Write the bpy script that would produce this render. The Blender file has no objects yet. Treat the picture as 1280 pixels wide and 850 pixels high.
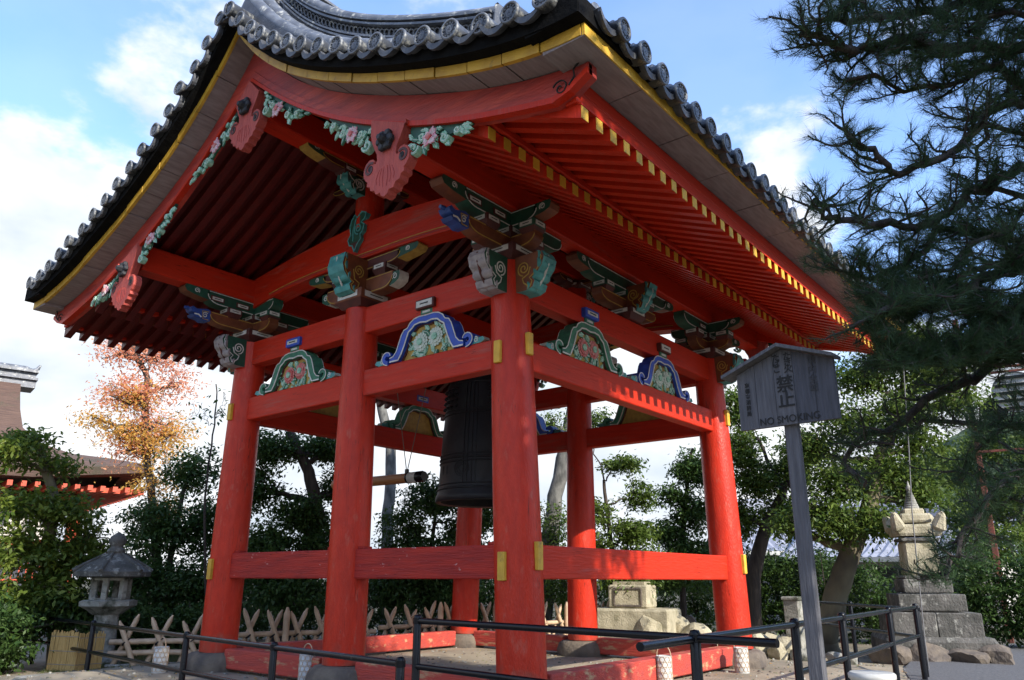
import bpy, bmesh, math, random
import numpy as np
from mathutils import Matrix, Vector
from math import pi, sin, cos, radians as rad
random.seed(7); RNG = np.random.default_rng(11)
SC = bpy.context.scene; COL = SC.collection

# ---------------------------------------------------------------- camera, sky, sun, exposure
CAM = np.array([8.4124, -9.8051, 1.0254]); YAW, PITCH, ROLL, FPX = 0.6762, 0.2992, 0.003, 969.35
_cy, _sy = cos(YAW), sin(YAW)
FW = np.array([-_sy*cos(PITCH), _cy*cos(PITCH), sin(PITCH)]); RT = np.array([_cy, _sy, 0.0]); UP = np.cross(RT, FW)
RT, UP = cos(ROLL)*RT + sin(ROLL)*UP, -sin(ROLL)*RT + cos(ROLL)*UP
camd = bpy.data.cameras.new('camera'); cam = bpy.data.objects.new('camera', camd); COL.objects.link(cam)
camd.sensor_width = 36; camd.lens = FPX/1280*36; camd.clip_end = 3000; camd.clip_start = 0.05
m = Matrix.Identity(4)
for i in range(3):
    m[i][0] = RT[i]; m[i][1] = UP[i]; m[i][2] = -FW[i]; m[i][3] = CAM[i]
cam.matrix_world = m; SC.camera = cam

SUN_AZ = rad(-8); SUN_EL = rad(30)          # azimuth from +X towards +Y
sun_dir = Vector((cos(SUN_EL)*cos(SUN_AZ), cos(SUN_EL)*sin(SUN_AZ), sin(SUN_EL)))
sl = bpy.data.lights.new('sun', 'SUN'); sl.energy = 4.2; sl.angle = rad(0.5); sl.color = (1.0, 0.93, 0.82)
so = bpy.data.objects.new('sun', sl); COL.objects.link(so)
so.rotation_euler = sun_dir.to_track_quat('Z', 'Y').to_euler()

wd = bpy.data.worlds.new('World'); SC.world = wd; wd.use_nodes = True
nt = wd.node_tree; nt.nodes.clear()
def N(tree, t, **kw):
    n = tree.nodes.new(t)
    for k, v in kw.items():
        if k.startswith('i_'): n.inputs[k[2:].replace('_', ' ')].default_value = v
        else: setattr(n, k, v)
    return n
sky = N(nt, 'ShaderNodeTexSky', sky_type='NISHITA', sun_disc=False, sun_elevation=SUN_EL, sun_rotation=pi/2 - SUN_AZ,
        air_density=1.0, dust_density=0.6, ozone_density=1.6)
tc = N(nt, 'ShaderNodeTexCoord')
mp = N(nt, 'ShaderNodeMapping'); mp.inputs['Scale'].default_value = (1.0, 1.0, 1.9); mp.inputs['Location'].default_value = (0.35, 0.1, 0.25)
nz = N(nt, 'ShaderNodeTexNoise'); nz.inputs['Scale'].default_value = 3.4; nz.inputs['Detail'].default_value = 9; nz.inputs['Roughness'].default_value = 0.56
sep = N(nt, 'ShaderNodeSeparateXYZ')
# clouds thicken towards the horizon and towards the west (-X)
hz = N(nt, 'ShaderNodeMapRange'); hz.inputs['From Min'].default_value = 0.12; hz.inputs['From Max'].default_value = 0.52
hz.inputs['To Min'].default_value = 0.26; hz.inputs['To Max'].default_value = -0.03
wx = N(nt, 'ShaderNodeMapRange'); wx.inputs['From Min'].default_value = -0.9; wx.inputs['From Max'].default_value = 0.0
wx.inputs['To Min'].default_value = 0.08; wx.inputs['To Max'].default_value = -0.04
a1 = N(nt, 'ShaderNodeMath', operation='ADD'); a2 = N(nt, 'ShaderNodeMath', operation='ADD')
cr = N(nt, 'ShaderNodeMapRange', interpolation_type='SMOOTHSTEP'); cr.inputs['From Min'].default_value = 0.525; cr.inputs['From Max'].default_value = 0.635
mx = N(nt, 'ShaderNodeMix', data_type='RGBA')
skyb = N(nt, 'ShaderNodeMix', data_type='RGBA', blend_type='MULTIPLY'); skyb.inputs[0].default_value = 1.0
skyb.inputs[7].default_value = (1.08, 1.36, 1.72, 1)
bg = N(nt, 'ShaderNodeBackground'); bg.inputs['Strength'].default_value = 0.15
wo = N(nt, 'ShaderNodeOutputWorld')
L = nt.links.new
L(tc.outputs['Generated'], mp.inputs['Vector']); L(mp.outputs[0], nz.inputs['Vector']); L(tc.outputs['Generated'], sep.inputs[0])
L(sep.outputs[2], hz.inputs[0]); L(sep.outputs[0], wx.inputs[0])
L(nz.outputs[0], a1.inputs[0]); L(hz.outputs[0], a1.inputs[1]); L(a1.outputs[0], a2.inputs[0]); L(wx.outputs[0], a2.inputs[1])
L(a2.outputs[0], cr.inputs[0]); hazev = N(nt, 'ShaderNodeMapRange'); hazev.inputs['To Min'].default_value = 0.14; hazev.inputs['To Max'].default_value = 1.0; L(cr.outputs[0], hazev.inputs[0]); L(hazev.outputs[0], mx.inputs[0]); L(sky.outputs[0], skyb.inputs[6])
L(skyb.outputs[2], mx.inputs[6]); cn = N(nt, 'ShaderNodeTexNoise'); cn.inputs['Scale'].default_value = 6.5; cn.inputs['Detail'].default_value = 7; L(mp.outputs[0], cn.inputs[0])
cm = N(nt, 'ShaderNodeMapRange'); cm.inputs[1].default_value = .35; cm.inputs[2].default_value = .62; L(cn.outputs[0], cm.inputs[0])
cc = N(nt, 'ShaderNodeMix', data_type='RGBA'); cc.inputs[6].default_value = (2.9, 3.25, 3.7, 1); cc.inputs[7].default_value = (4.3, 4.4, 4.55, 1); L(cm.outputs[0], cc.inputs[0]); L(cc.outputs[2], mx.inputs[7])
L(mx.outputs[2], bg.inputs[0]); L(bg.outputs[0], wo.inputs[0])

SC.view_settings.view_transform = 'Standard'; SC.view_settings.look = 'None'; SC.view_settings.gamma = 1
SC.view_settings.use_curve_mapping = False; SC.view_settings.exposure = 0.90
SC.render.engine = 'CYCLES'
SC.cycles.max_bounces = 6; SC.cycles.diffuse_bounces = 2; SC.cycles.transparent_max_bounces = 8
SC.cycles.use_denoising = True; SC.cycles.sample_clamp_indirect = 6

# ---------------------------------------------------------------- point helpers (survey of the site)
def ray(x, y): return FW + (x-640)/FPX*RT - (y-425)/FPX*UP
def on(x, y, ax, val):
    v = ray(x, y); k = 'xyz'.index(ax); return CAM + (val-CAM[k])/v[k]*v
def far(x, y, dist):
    v = ray(x, y); return CAM + dist/np.hypot(v[0], v[1])*v
def smooth(t): t = min(1, max(0, t)); return t*t*(3-2*t)
def gz(x, y):
    d = max(abs(x)-3.6, abs(y)-3.6, 0)
    z = -0.28 - 0.17*smooth(d/3.0)
    return z
# ---------------------------------------------------------------- materials
MATS = {}
def mat(name, c1, c2=None, rough=0.6, scale=6.0, stretch=(1, 1, 1), bump=0.0, bscale=None, worn=None, wornlo=0.6, wornhi=0.68, wscale=3.0,
        metal=0.0, spec=0.5, wstretch=None, detail=6, lo=0.35, hi=0.65, crack=None, grime=0, vary=0):
    m = bpy.data.materials.new(name); m.use_nodes = True; t = m.node_tree; b = t.nodes['Principled BSDF']; l = t.links.new
    c2 = c2 or tuple(c*0.75 for c in c1)
    tc = N(t, 'ShaderNodeTexCoord'); mp = N(t, 'ShaderNodeMapping'); mp.inputs['Scale'].default_value = stretch
    l(tc.outputs['Object'], mp.inputs[0])
    n = N(t, 'ShaderNodeTexNoise'); n.inputs['Scale'].default_value = scale; n.inputs['Detail'].default_value = detail; l(mp.outputs[0], n.inputs[0])
    mr = N(t, 'ShaderNodeMapRange'); mr.inputs[1].default_value = lo; mr.inputs[2].default_value = hi; l(n.outputs[0], mr.inputs[0])
    mxn = N(t, 'ShaderNodeMix', data_type='RGBA'); mxn.inputs[6].default_value = (*c1, 1); mxn.inputs[7].default_value = (*c2, 1); l(mr.outputs[0], mxn.inputs[0])
    out = mxn.outputs[2]
    if worn:
        mp2 = N(t, 'ShaderNodeMapping'); mp2.inputs['Scale'].default_value = wstretch or stretch; mp2.inputs['Location'].default_value = (3.1, 1.7, 5.3)
        l(tc.outputs['Object'], mp2.inputs[0])
        n2 = N(t, 'ShaderNodeTexNoise'); n2.inputs['Scale'].default_value = wscale; n2.inputs['Detail'].default_value = 10; n2.inputs['Roughness'].default_value = 0.65
        l(mp2.outputs[0], n2.inputs[0])
        mr2 = N(t, 'ShaderNodeMapRange'); mr2.inputs[1].default_value = wornlo; mr2.inputs[2].default_value = wornhi; l(n2.outputs[0], mr2.inputs[0])
        m2 = N(t, 'ShaderNodeMix', data_type='RGBA'); l(mr2.outputs[0], m2.inputs[0]); l(out, m2.inputs[6]); m2.inputs[7].default_value = (*worn, 1); out = m2.outputs[2]
    if vary:
        oi = N(t, 'ShaderNodeObjectInfo'); rv = N(t, 'ShaderNodeMapRange'); rv.inputs[3].default_value = 1-vary; rv.inputs[4].default_value = 1+vary; l(oi.outputs['Random'], rv.inputs[0])
        hv = N(t, 'ShaderNodeHueSaturation'); l(rv.outputs[0], hv.inputs['Value']); l(out, hv.inputs['Color']); out = hv.outputs[0]
    if crack:
        mp4 = N(t, 'ShaderNodeMapping'); mp4.inputs['Scale'].default_value = crack; mp4.inputs['Location'].default_value = (7.7, 2.9, 1.3); l(tc.outputs['Object'], mp4.inputs[0])
        n4 = N(t, 'ShaderNodeTexNoise'); n4.inputs['Scale'].default_value = 1.0; n4.inputs['Detail'].default_value = 3; l(mp4.outputs[0], n4.inputs[0])
        s4 = N(t, 'ShaderNodeMath', operation='SUBTRACT'); s4.inputs[1].default_value = .52; l(n4.outputs[0], s4.inputs[0]); b4 = N(t, 'ShaderNodeMath', operation='ABSOLUTE'); l(s4.outputs[0], b4.inputs[0])
        r4 = N(t, 'ShaderNodeMapRange'); r4.inputs[1].default_value = .0015; r4.inputs[2].default_value = .006; r4.inputs[3].default_value = .85; r4.inputs[4].default_value = 0; l(b4.outputs[0], r4.inputs[0])
        n5 = N(t, 'ShaderNodeTexNoise'); n5.inputs['Scale'].default_value = 1.7; l(tc.outputs['Object'], n5.inputs[0]); r5 = N(t, 'ShaderNodeMapRange'); r5.inputs[1].default_value = .48; r5.inputs[2].default_value = .6; l(n5.outputs[0], r5.inputs[0])
        k4 = N(t, 'ShaderNodeMath', operation='MULTIPLY'); l(r4.outputs[0], k4.inputs[0]); l(r5.outputs[0], k4.inputs[1])
        m4 = N(t, 'ShaderNodeMix', data_type='RGBA'); l(k4.outputs[0], m4.inputs[0]); l(out, m4.inputs[6]); m4.inputs[7].default_value = (c2[0]*.22, c2[1]*.4, c2[2]*.5, 1); out = m4.outputs[2]
    if grime:
        sp = N(t, 'ShaderNodeSeparateXYZ'); l(tc.outputs['Object'], sp.inputs[0]); ng = N(t, 'ShaderNodeTexNoise'); ng.inputs['Scale'].default_value = 4; ng.inputs['Detail'].default_value = 8; l(tc.outputs['Object'], ng.inputs[0])
        ma = N(t, 'ShaderNodeMath', operation='MULTIPLY_ADD'); ma.inputs[1].default_value = 1.6; l(ng.outputs[0], ma.inputs[0]); 
        sc = N(t, 'ShaderNodeMath', operation='MULTIPLY'); sc.inputs[1].default_value = -1.6; l(sp.outputs[2], sc.inputs[0]); l(sc.outputs[0], ma.inputs[2])
        rg = N(t, 'ShaderNodeMapRange'); rg.inputs[1].default_value = .52; rg.inputs[2].default_value = .95; rg.inputs[4].default_value = grime; l(ma.outputs[0], rg.inputs[0])
        mg = N(t, 'ShaderNodeMix', data_type='RGBA'); l(rg.outputs[0], mg.inputs[0]); l(out, mg.inputs[6]); mg.inputs[7].default_value = (.20, .075, .05, 1); out = mg.outputs[2]
    l(out, b.inputs['Base Color']); b.inputs['Roughness'].default_value = rough; b.inputs['Metallic'].default_value = metal
    b.inputs['Specular IOR Level'].default_value = spec
    if bump:
        n3 = N(t, 'ShaderNodeTexNoise'); n3.inputs['Scale'].default_value = bscale or scale*4; n3.inputs['Detail'].default_value = 4; l(mp.outputs[0], n3.inputs[0])
        bp = N(t, 'ShaderNodeBump'); bp.inputs['Strength'].default_value = bump; bp.inputs['Distance'].default_value = 0.02
        l(n3.outputs[0], bp.inputs['Height']); l(bp.outputs[0], b.inputs['Normal'])
    MATS[name] = m; return m
RED = (0.52, 0.026, 0.008)
mat('red', RED, (0.46, 0.024, 0.007), 0.42, 5, (3, 3, .45), .3, 14, spec=.22, worn=(0.40, 0.07, 0.045), wornlo=.54, wornhi=.72, wscale=2.2, wstretch=(2.5, 2.5, .5))
mat('red_column', (0.53, 0.029, 0.010), (0.44, 0.022, 0.008), 0.36, 6, (2.2, 2.2, .8), .34, 26, spec=.28, crack=(11, 11, .42), grime=.6, worn=(0.46, 0.085, 0.055), wornlo=.57, wornhi=.72, wscale=5, wstretch=(2, 2, .7))
mat('red_x', RED, (0.44, 0.022, 0.008), 0.45, 4, (.5, 4, 5), .3, 9, spec=.22, crack=(.5, 9, 11), worn=(0.38, 0.075, 0.055), wornlo=.53, wornhi=.70, wscale=2.0, wstretch=(.5, 3, 4))
mat('red_y', RED, (0.46, 0.024, 0.008), 0.45, 4, (4, .5, 5), .3, 9, spec=.22, crack=(9, .5, 11), worn=(0.40, 0.06, 0.045), wornlo=.60, wornhi=.74, wscale=2.0, wstretch=(3, .5, 4))
mat('red_worn', (0.40, 0.026, 0.016), (0.27, 0.018, 0.016), 0.55, 3, (.6, 5, 6), .6, 9, spec=.25, crack=(.7, 9, 14), worn=(0.55, 0.32, 0.30), wornlo=.645, wornhi=.69, wscale=7, wstretch=(1.2, 2, 3))
mat('red_sill', (0.46, 0.05, 0.03), (0.34, 0.045, 0.035), 0.7, 3, (.7, 3, 6), .7, 9, worn=(0.44, 0.27, 0.14), wornlo=.55, wornhi=.66, wscale=3.2, wstretch=(.8, 1.5, 3))
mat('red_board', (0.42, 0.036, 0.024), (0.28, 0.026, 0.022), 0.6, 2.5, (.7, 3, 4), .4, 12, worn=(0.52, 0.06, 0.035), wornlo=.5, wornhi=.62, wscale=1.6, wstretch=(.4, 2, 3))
mat('red_rafter_shaded', (0.115, 0.005, 0.004), (0.08, 0.0045, 0.004), 0.42, 5, (1, 3, 3), .3)  # same red paint, darkened to stand in for shade under the roof
mat('pink', (0.46, 0.075, 0.055), (0.36, 0.055, 0.045), 0.7, 7, (4, 4, .8), .5, 20)
mat('ochre', (0.72, 0.43, 0.04), (0.55, 0.31, 0.03), 0.55, 6, bump=.2, worn=(.30, .18, .04), wornlo=.57, wornhi=.70, wscale=9, vary=.22)
mat('soffit', (0.27, 0.235, 0.24), (0.20, 0.165, 0.172), 0.75, 4, (8, 1, 1), .25)
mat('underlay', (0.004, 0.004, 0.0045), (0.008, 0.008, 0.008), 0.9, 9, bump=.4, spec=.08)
mat('tile', (0.115, 0.124, 0.142), (0.055, 0.06, 0.072), 0.42, 5, bump=.25, worn=(0.34, 0.34, 0.31), wornlo=.55, wornhi=.66, wscale=9, bscale=18, vary=.3)
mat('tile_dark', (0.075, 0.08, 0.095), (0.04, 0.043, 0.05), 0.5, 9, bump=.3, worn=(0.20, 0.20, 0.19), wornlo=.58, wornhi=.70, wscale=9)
mat('bronze', (0.012, 0.013, 0.017), (0.007, 0.008, 0.011), 0.5, 4, bump=.2, metal=.0, spec=.35, worn=(.022, .027, .028), wornlo=.55, wornhi=.7)
mat('log', (0.36, 0.16, 0.05), (0.26, 0.10, 0.03), 0.5, 5, (.6, 6, 6), .2)
mat('rope', (0.30, 0.26, 0.2), rough=.9)
mat('black', (0.002, 0.0025, 0.005), (0.004, 0.005, 0.008), 0.26, 6, bump=.05, spec=.24, worn=(.035, .03, .028), wornlo=.64, wornhi=.70, wscale=9)
mat('ink', (0.012, 0.012, 0.013), rough=.8)
mat('ink_faint', (0.05, 0.05, 0.055), rough=.9)
mat('iron', (0.02, 0.021, 0.026), rough=.6, bump=.3)
mat('green', (0.045, 0.20, 0.115), (0.03, 0.13, 0.085), 0.6, 14, worn=(.10, .26, .19), wornlo=.58, wornhi=.72, wscale=9)
mat('green_dark', (0.012, 0.085, 0.05), (0.010, 0.055, 0.036), 0.55, 10)
mat('jade', (0.40, 0.64, 0.50), (0.17, 0.42, 0.29), 0.65, 22, bump=.5)
mat('turquoise', (0.08, 0.34, 0.33), (0.05, 0.22, 0.22), 0.5, 9)
mat('blue', (0.025, 0.09, 0.52), (0.018, 0.06, 0.36), 0.5, 9)
mat('nose_white', (0.34, 0.31, 0.32), (0.24, 0.21, 0.23), 0.6, 14)
mat('beast_blue', (0.025, 0.075, 0.30), (0.02, 0.05, 0.2), 0.5, 12)
mat('white', (0.66, 0.66, 0.62), (0.50, 0.49, 0.46), 0.6, 12)
mat('brown', (0.20, 0.06, 0.022), (0.12, 0.035, 0.016), 0.55, 7)
mat('maroon', (0.10, 0.022, 0.018), (0.06, 0.016, 0.014), 0.6, 7)
mat('gold', (0.46, 0.30, 0.06), (0.34, 0.2, 0.04), 0.6, 14)
mat('petal_white', (0.62, 0.66, 0.58), (0.42, 0.52, 0.44), 0.6, 30)
mat('petal_red', (0.50, 0.07, 0.06), (0.58, 0.28, 0.26), 0.6, 18)
mat('petal_pink', (0.66, 0.22, 0.30), (0.70, 0.50, 0.54), 0.6, 20)
mat('stone', (0.34, 0.33, 0.29), (0.19, 0.185, 0.16), 0.9, 5, bump=.9, bscale=32, worn=(.06, .065, .045), wornlo=.49, wornhi=.62, wscale=3)
mat('stone_dark', (0.115, 0.108, 0.098), (0.05, 0.05, 0.044), 0.9, 3, bump=1.0, bscale=24, worn=(.24, .235, .21), wornlo=.55, wornhi=.63, wscale=5)
mat('stone_pale', (0.46, 0.41, 0.29), (0.28, 0.25, 0.17), 0.9, 4, bump=.8, bscale=30, worn=(.16, .15, .08), wornlo=.55, wornhi=.7, wscale=2.5)
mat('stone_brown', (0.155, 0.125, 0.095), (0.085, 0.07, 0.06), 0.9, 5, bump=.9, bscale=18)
mat('oldwood', (0.100, 0.100, 0.112), (0.058, 0.058, 0.068), 0.75, 7, (7, 7, .6), .5, 16, worn=(.07, .07, .08), wornlo=.58, wornhi=.7, wscale=3, wstretch=(8, 8, .5))
mat('oldwood_dark', (0.060, 0.062, 0.078), (0.038, 0.04, 0.05), 0.8, 7, (7, 7, .6), .5, 16)
mat('bamboo', (0.52, 0.37, 0.24), (0.38, 0.26, 0.16), 0.5, 6, bump=.2)
mat('straw', (0.60, 0.41, 0.16), (0.42, 0.27, 0.09), 0.85, 6, (30, 30, .8), .8, 10)
mat('paint_white', (0.50, 0.50, 0.48), (0.38, 0.38, 0.36), 0.55, 8)
mat('steel', (0.42, 0.44, 0.47), rough=.35, metal=.8)
mat('wire', (0.16, 0.16, 0.165), rough=.6)
mat('rust', (0.22, 0.055, 0.035), (0.13, 0.04, 0.03), 0.7, 8)
mat('bark_roof', (0.125, 0.075, 0.055), (0.07, 0.042, 0.033), 0.95, 2.2, (.6, .6, 16), .9, 6, worn=(.05, .05, .03), wornlo=.56, wornhi=.7, wscale=.8, wstretch=(1, 1, 1))
mat('grey_tile', (0.30, 0.31, 0.36), (0.22, 0.23, 0.27), 0.5, 3)
mat('plaster', (0.60, 0.58, 0.53), rough=.9)
mat('hall_red', (0.55, 0.07, 0.025), rough=.6)
mat('bark', (0.065, 0.05, 0.04), (0.03, 0.024, 0.02), 0.95, 5, (3, 3, .7), 1.0, 10)
mat('bark_moss', (0.17, 0.145, 0.085), (0.06, 0.05, 0.035), 0.95, 2.2, (1, 1, .6), 1.0, 9)
mat('bark_pale', (0.16, 0.155, 0.14), (0.06, 0.06, 0.055), 0.9, 4, (1.5, 1.5, .8), .7, 14)
mat('bark_pine', (0.06, 0.048, 0.044), (0.02, 0.017, 0.017), 0.95, 9, (2, 2, 1), 1.0, 18)
mat('soil', (0.10, 0.08, 0.055), (0.05, 0.04, 0.028), 0.95, 3, bump=.6)
def ground_mat():
    m = mat('ground', (0.34, 0.285, 0.205), (0.235, 0.195, 0.14), 0.95, 1.1, bump=.5, bscale=45, worn=(0.13, 0.115, 0.08), wornlo=.52, wornhi=.66, wscale=.55)
    t = m.node_tree; b = t.nodes['Principled BSDF']; src = b.inputs['Base Color'].links[0].from_socket
    tc = N(t, 'ShaderNodeTexCoord'); sp = N(t, 'ShaderNodeSeparateXYZ'); t.links.new(tc.outputs['Object'], sp.inputs[0])
    n = N(t, 'ShaderNodeTexNoise'); n.inputs['Scale'].default_value = .35; t.links.new(tc.outputs['Object'], n.inputs[0])
    # bare sand inside the fences; dark leaf litter beyond
    ln = N(t, 'ShaderNodeVectorMath', operation='LENGTH'); t.links.new(tc.outputs['Object'], ln.inputs[0])
    ad = N(t, 'ShaderNodeMath', operation='MULTIPLY_ADD'); ad.inputs[1].default_value = 5; t.links.new(n.outputs[0], ad.inputs[0]); t.links.new(ln.outputs['Value'], ad.inputs[2])
    mr = N(t, 'ShaderNodeMapRange'); mr.inputs[1].default_value = 12; mr.inputs[2].default_value = 15; t.links.new(ad.outputs[0], mr.inputs[0])
    mxn = N(t, 'ShaderNodeMix', data_type='RGBA'); t.links.new(mr.outputs[0], mxn.inputs[0]); t.links.new(src, mxn.inputs[6]); mxn.inputs[7].default_value = (.07, .062, .036, 1)
    t.links.new(mxn.outputs[2], b.inputs['Base Color'])
ground_mat()
mat('gravel', (0.13, 0.13, 0.135), (0.07, 0.07, 0.075), 0.95, 30, bump=.8, bscale=60)
def leaf_mat(name, ca, cb, trans=.35, rough=.5):
    m = bpy.data.materials.new(name); m.use_nodes = True; t = m.node_tree; b = t.nodes['Principled BSDF']; l = t.links.new
    at = N(t, 'ShaderNodeAttribute', attribute_name='tone')
    rp = N(t, 'ShaderNodeMix', data_type='RGBA'); rp.inputs[6].default_value = (*ca, 1); rp.inputs[7].default_value = (*cb, 1); l(at.outputs['Fac'], rp.inputs[0])
    l(rp.outputs[2], b.inputs['Base Color']); b.inputs['Roughness'].default_value = rough; b.inputs['Specular IOR Level'].default_value = .35
    tr = N(t, 'ShaderNodeBsdfTranslucent'); l(rp.outputs[2], tr.inputs[0])
    ms = N(t, 'ShaderNodeMixShader'); ms.inputs[0].default_value = trans
    l(b.outputs[0], ms.inputs[1]); l(tr.outputs[0], ms.inputs[2]); l(ms.outputs[0], t.nodes['Material Output'].inputs[0])
    MATS[name] = m
leaf_mat('leaf_dark', (0.022, 0.055, 0.014), (0.085, 0.15, 0.033))
leaf_mat('leaf_mid', (0.038, 0.085, 0.017), (0.17, 0.235, 0.04), .42)
leaf_mat('leaf_yellow', (0.04, 0.095, 0.016), (0.22, 0.27, 0.04), .45)
leaf_mat('leaf_autumn', (0.83, 0.33, 0.22), (0.86, 0.48, 0.25), .6)
leaf_mat('leaf_gold', (0.78, 0.38, 0.10), (0.70, 0.52, 0.12), .6)
leaf_mat('needle', (0.022, 0.052, 0.026), (0.060, 0.115, 0.045), .35)
leaf_mat('grass_leaf', (0.05, 0.07, 0.02), (0.12, 0.13, 0.04), .3)
mat('forest', (0.055, 0.085, 0.020), (0.020, 0.042, 0.012), 0.9, .22, worn=(.10, .11, .028), wornlo=.58, wornhi=.72, wscale=.12, lo=.42, hi=.58, bump=1.0, bscale=.9)

# ---------------------------------------------------------------- object helpers
def prop(o, label=None, cat=None, group=None, kind=None):
    for k, v in (('label', label), ('category', cat), ('group', group), ('kind', kind)):
        if v: o[k] = v
    return o
def thing(name, label, cat, loc=(0, 0, 0), group=None, rz=0):
    o = bpy.data.objects.new(name, None); COL.objects.link(o); o.location = loc; o.rotation_euler = (0, 0, rz); o.empty_display_size = .2
    return prop(o, label, cat, group)
def copy_tree(o, parent=None):
    c = o.copy(); COL.objects.link(c)
    if parent is not None: c.parent = parent
    for ch in [k for k in o.children]: copy_tree(ch, c)
    return c
def clear_tmp(): pass
ID4 = Matrix.Identity(4)
from mathutils.geometry import tessellate_polygon
class MB:
    def __init__(s): s.v = []; s.f = []; s.mi = []; s.mats = []; s.sm = []; s.M = Matrix.Identity(4)
    def mat(s, n):
        if n not in s.mats: s.mats.append(n)
        return s.mats.index(n)
    def add(s, vs, fs, mt, smooth=False):
        b = len(s.v); M = s.M; k = s.mat(mt)
        s.v += list(vs) if M == ID4 else [tuple(M @ Vector(v)) for v in vs]
        for f in fs: s.f.append([b+i for i in f]); s.mi.append(k); s.sm.append(smooth)
        return s
    def box(s, c, d, mt, bev=0, top=None):
        x, y, z = [q/2 for q in d]; t = top or 1.0
        def ring(zz, k, ins=0): return [(c[0]+sx*(x*k-ins), c[1]+sy*(y*k-ins), c[2]+zz) for sx, sy in ((-1, -1), (1, -1), (1, 1), (-1, 1))]
        if bev and bev < min(x, y, z):
            # chamfered box: 24 verts via octagon-like rings
            vs = []; fs = []
            def oct8(zz, ins, kk):
                X = x*kk; Y = y*kk; e = bev
                return [(c[0]+a, c[1]+b, c[2]+zz) for a, b in ((-X+ins+e, -Y+ins), (X-ins-e, -Y+ins), (X-ins, -Y+ins+e), (X-ins, Y-ins-e), (X-ins-e, Y-ins), (-X+ins+e, Y-ins), (-X+ins, Y-ins-e), (-X+ins, -Y+ins+e))]
            vs = oct8(-z, bev*.7, 1)+oct8(-z+bev, 0, 1)+oct8(z-bev, 0, t)+oct8(z, bev*.7, t)
            fs = [list(range(7, -1, -1)), list(range(24, 32))]
            for r in range(3):
                for i in range(8): fs.append([r*8+i, r*8+(i+1) % 8, r*8+8+(i+1) % 8, r*8+8+i])
            return s.add(vs, fs, mt)
        vs = ring(-z, 1)+ring(z, t)
        return s.add(vs, [(3, 2, 1, 0), (4, 5, 6, 7), (0, 1, 5, 4), (1, 2, 6, 5), (2, 3, 7, 6), (3, 0, 4, 7)], mt)
    def tube(s, path, r, mt, n=8, cap=True, smooth=True):
        P = [Vector(p) for p in path]; R = r if hasattr(r, '__len__') else [r]*len(P)
        vs = []; fs = []; ref = None
        for i, p in enumerate(P):
            d = (P[min(i+1, len(P)-1)]-P[max(i-1, 0)]).normalized()
            if ref is None or abs(ref.dot(d)) > .98: ref = Vector((0, 0, 1)) if abs(d.z) < .9 else Vector((1, 0, 0))
            u = (ref-d*ref.dot(d)).normalized(); w = d.cross(u); ref = u
            vs += [tuple(p+(u*cos(2*pi*k/n)+w*sin(2*pi*k/n))*R[i]) for k in range(n)]
        for i in range(len(P)-1):
            for k in range(n): fs.append((i*n+k, i*n+(k+1) % n, i*n+n+(k+1) % n, i*n+n+k))
        s.add(vs, fs, mt, smooth)
        if cap: s.add([vs[k] for k in range(n)], [list(range(n-1, -1, -1))], mt); s.add(vs[-n:], [list(range(n))], mt)
        return s
    def lathe(s, prof, mt, n=24, c=(0, 0, 0), smooth=True, capb=True, capt=True, sq=None):
        vs = []; fs = []
        for r, z in prof:
            for k in range(n):
                a = 2*pi*(k+(.5 if sq else 0))/n; vs.append((c[0]+r*cos(a), c[1]+r*sin(a), c[2]+z))
        for i in range(len(prof)-1):
            for k in range(n): fs.append((i*n+k, i*n+(k+1) % n, i*n+n+(k+1) % n, i*n+n+k))
        s.add(vs, fs, mt, smooth)
        if capb: s.add(vs[:n], [list(range(n-1, -1, -1))], mt)
        if capt: s.add(vs[-n:], [list(range(n))], mt)
        return s
    def prism(s, poly, y0, y1, mt, side=None):
        """outline in local x-z, extruded along local y"""
        n = len(poly); vs = [(x, y0, z) for x, z in poly]+[(x, y1, z) for x, z in poly]
        a = sum(poly[i][0]*poly[(i+1) % n][1]-poly[(i+1) % n][0]*poly[i][1] for i in range(n))
        tri = [tuple(t) for t in tessellate_polygon([[Vector((x, z, 0)) for x, z in poly]])]; caps = []
        for t in tri:
            p, q, r = (poly[i] for i in t); ar = (q[0]-p[0])*(r[1]-p[1])-(r[0]-p[0])*(q[1]-p[1])
            if ar < 0: t = t[::-1]
            caps += [t, tuple(i+n for i in t[::-1])]
        s.add(vs, caps, mt)
        s.add(vs, [(i, i+n, (i+1) % n+n, (i+1) % n) if a > 0 else (i, (i+1) % n, (i+1) % n+n, i+n) for i in range(n)], side or mt)
        return s
    def strip(s, lo, hi, y0, y1, mt):
        """band between two polylines in x-z, extruded in y (no ngons)"""
        n = len(lo)
        vs = [(x, y0, z) for x, z in lo]+[(x, y0, z) for x, z in hi]+[(x, y1, z) for x, z in lo]+[(x, y1, z) for x, z in hi]; fs = []
        for i in range(n-1):
            fs += [(i, i+1, n+i+1, n+i), (2*n+i+1, 2*n+i, 3*n+i, 3*n+i+1), (n+i, n+i+1, 3*n+i+1, 3*n+i), (i+1, i, 2*n+i, 2*n+i+1)]
        fs += [(0, n, 3*n, 2*n), (n-1, 3*n-1, 4*n-1, 2*n-1)]
        return s.add(vs, fs, mt)
    def ribbon(s, path, w, y0, y1, mt):
        """thin line of width w along a polyline in x-z"""
        P = [Vector((x, z)) for x, z in path]; lo = []; hi = []
        for i, p in enumerate(P):
            d = (P[min(i+1, len(P)-1)]-P[max(i-1, 0)]); d.normalize(); nrm = Vector((-d.y, d.x))*w/2
            lo.append(tuple(p-nrm)); hi.append(tuple(p+nrm))
        return s.strip(lo, hi, y0, y1, mt)
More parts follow.
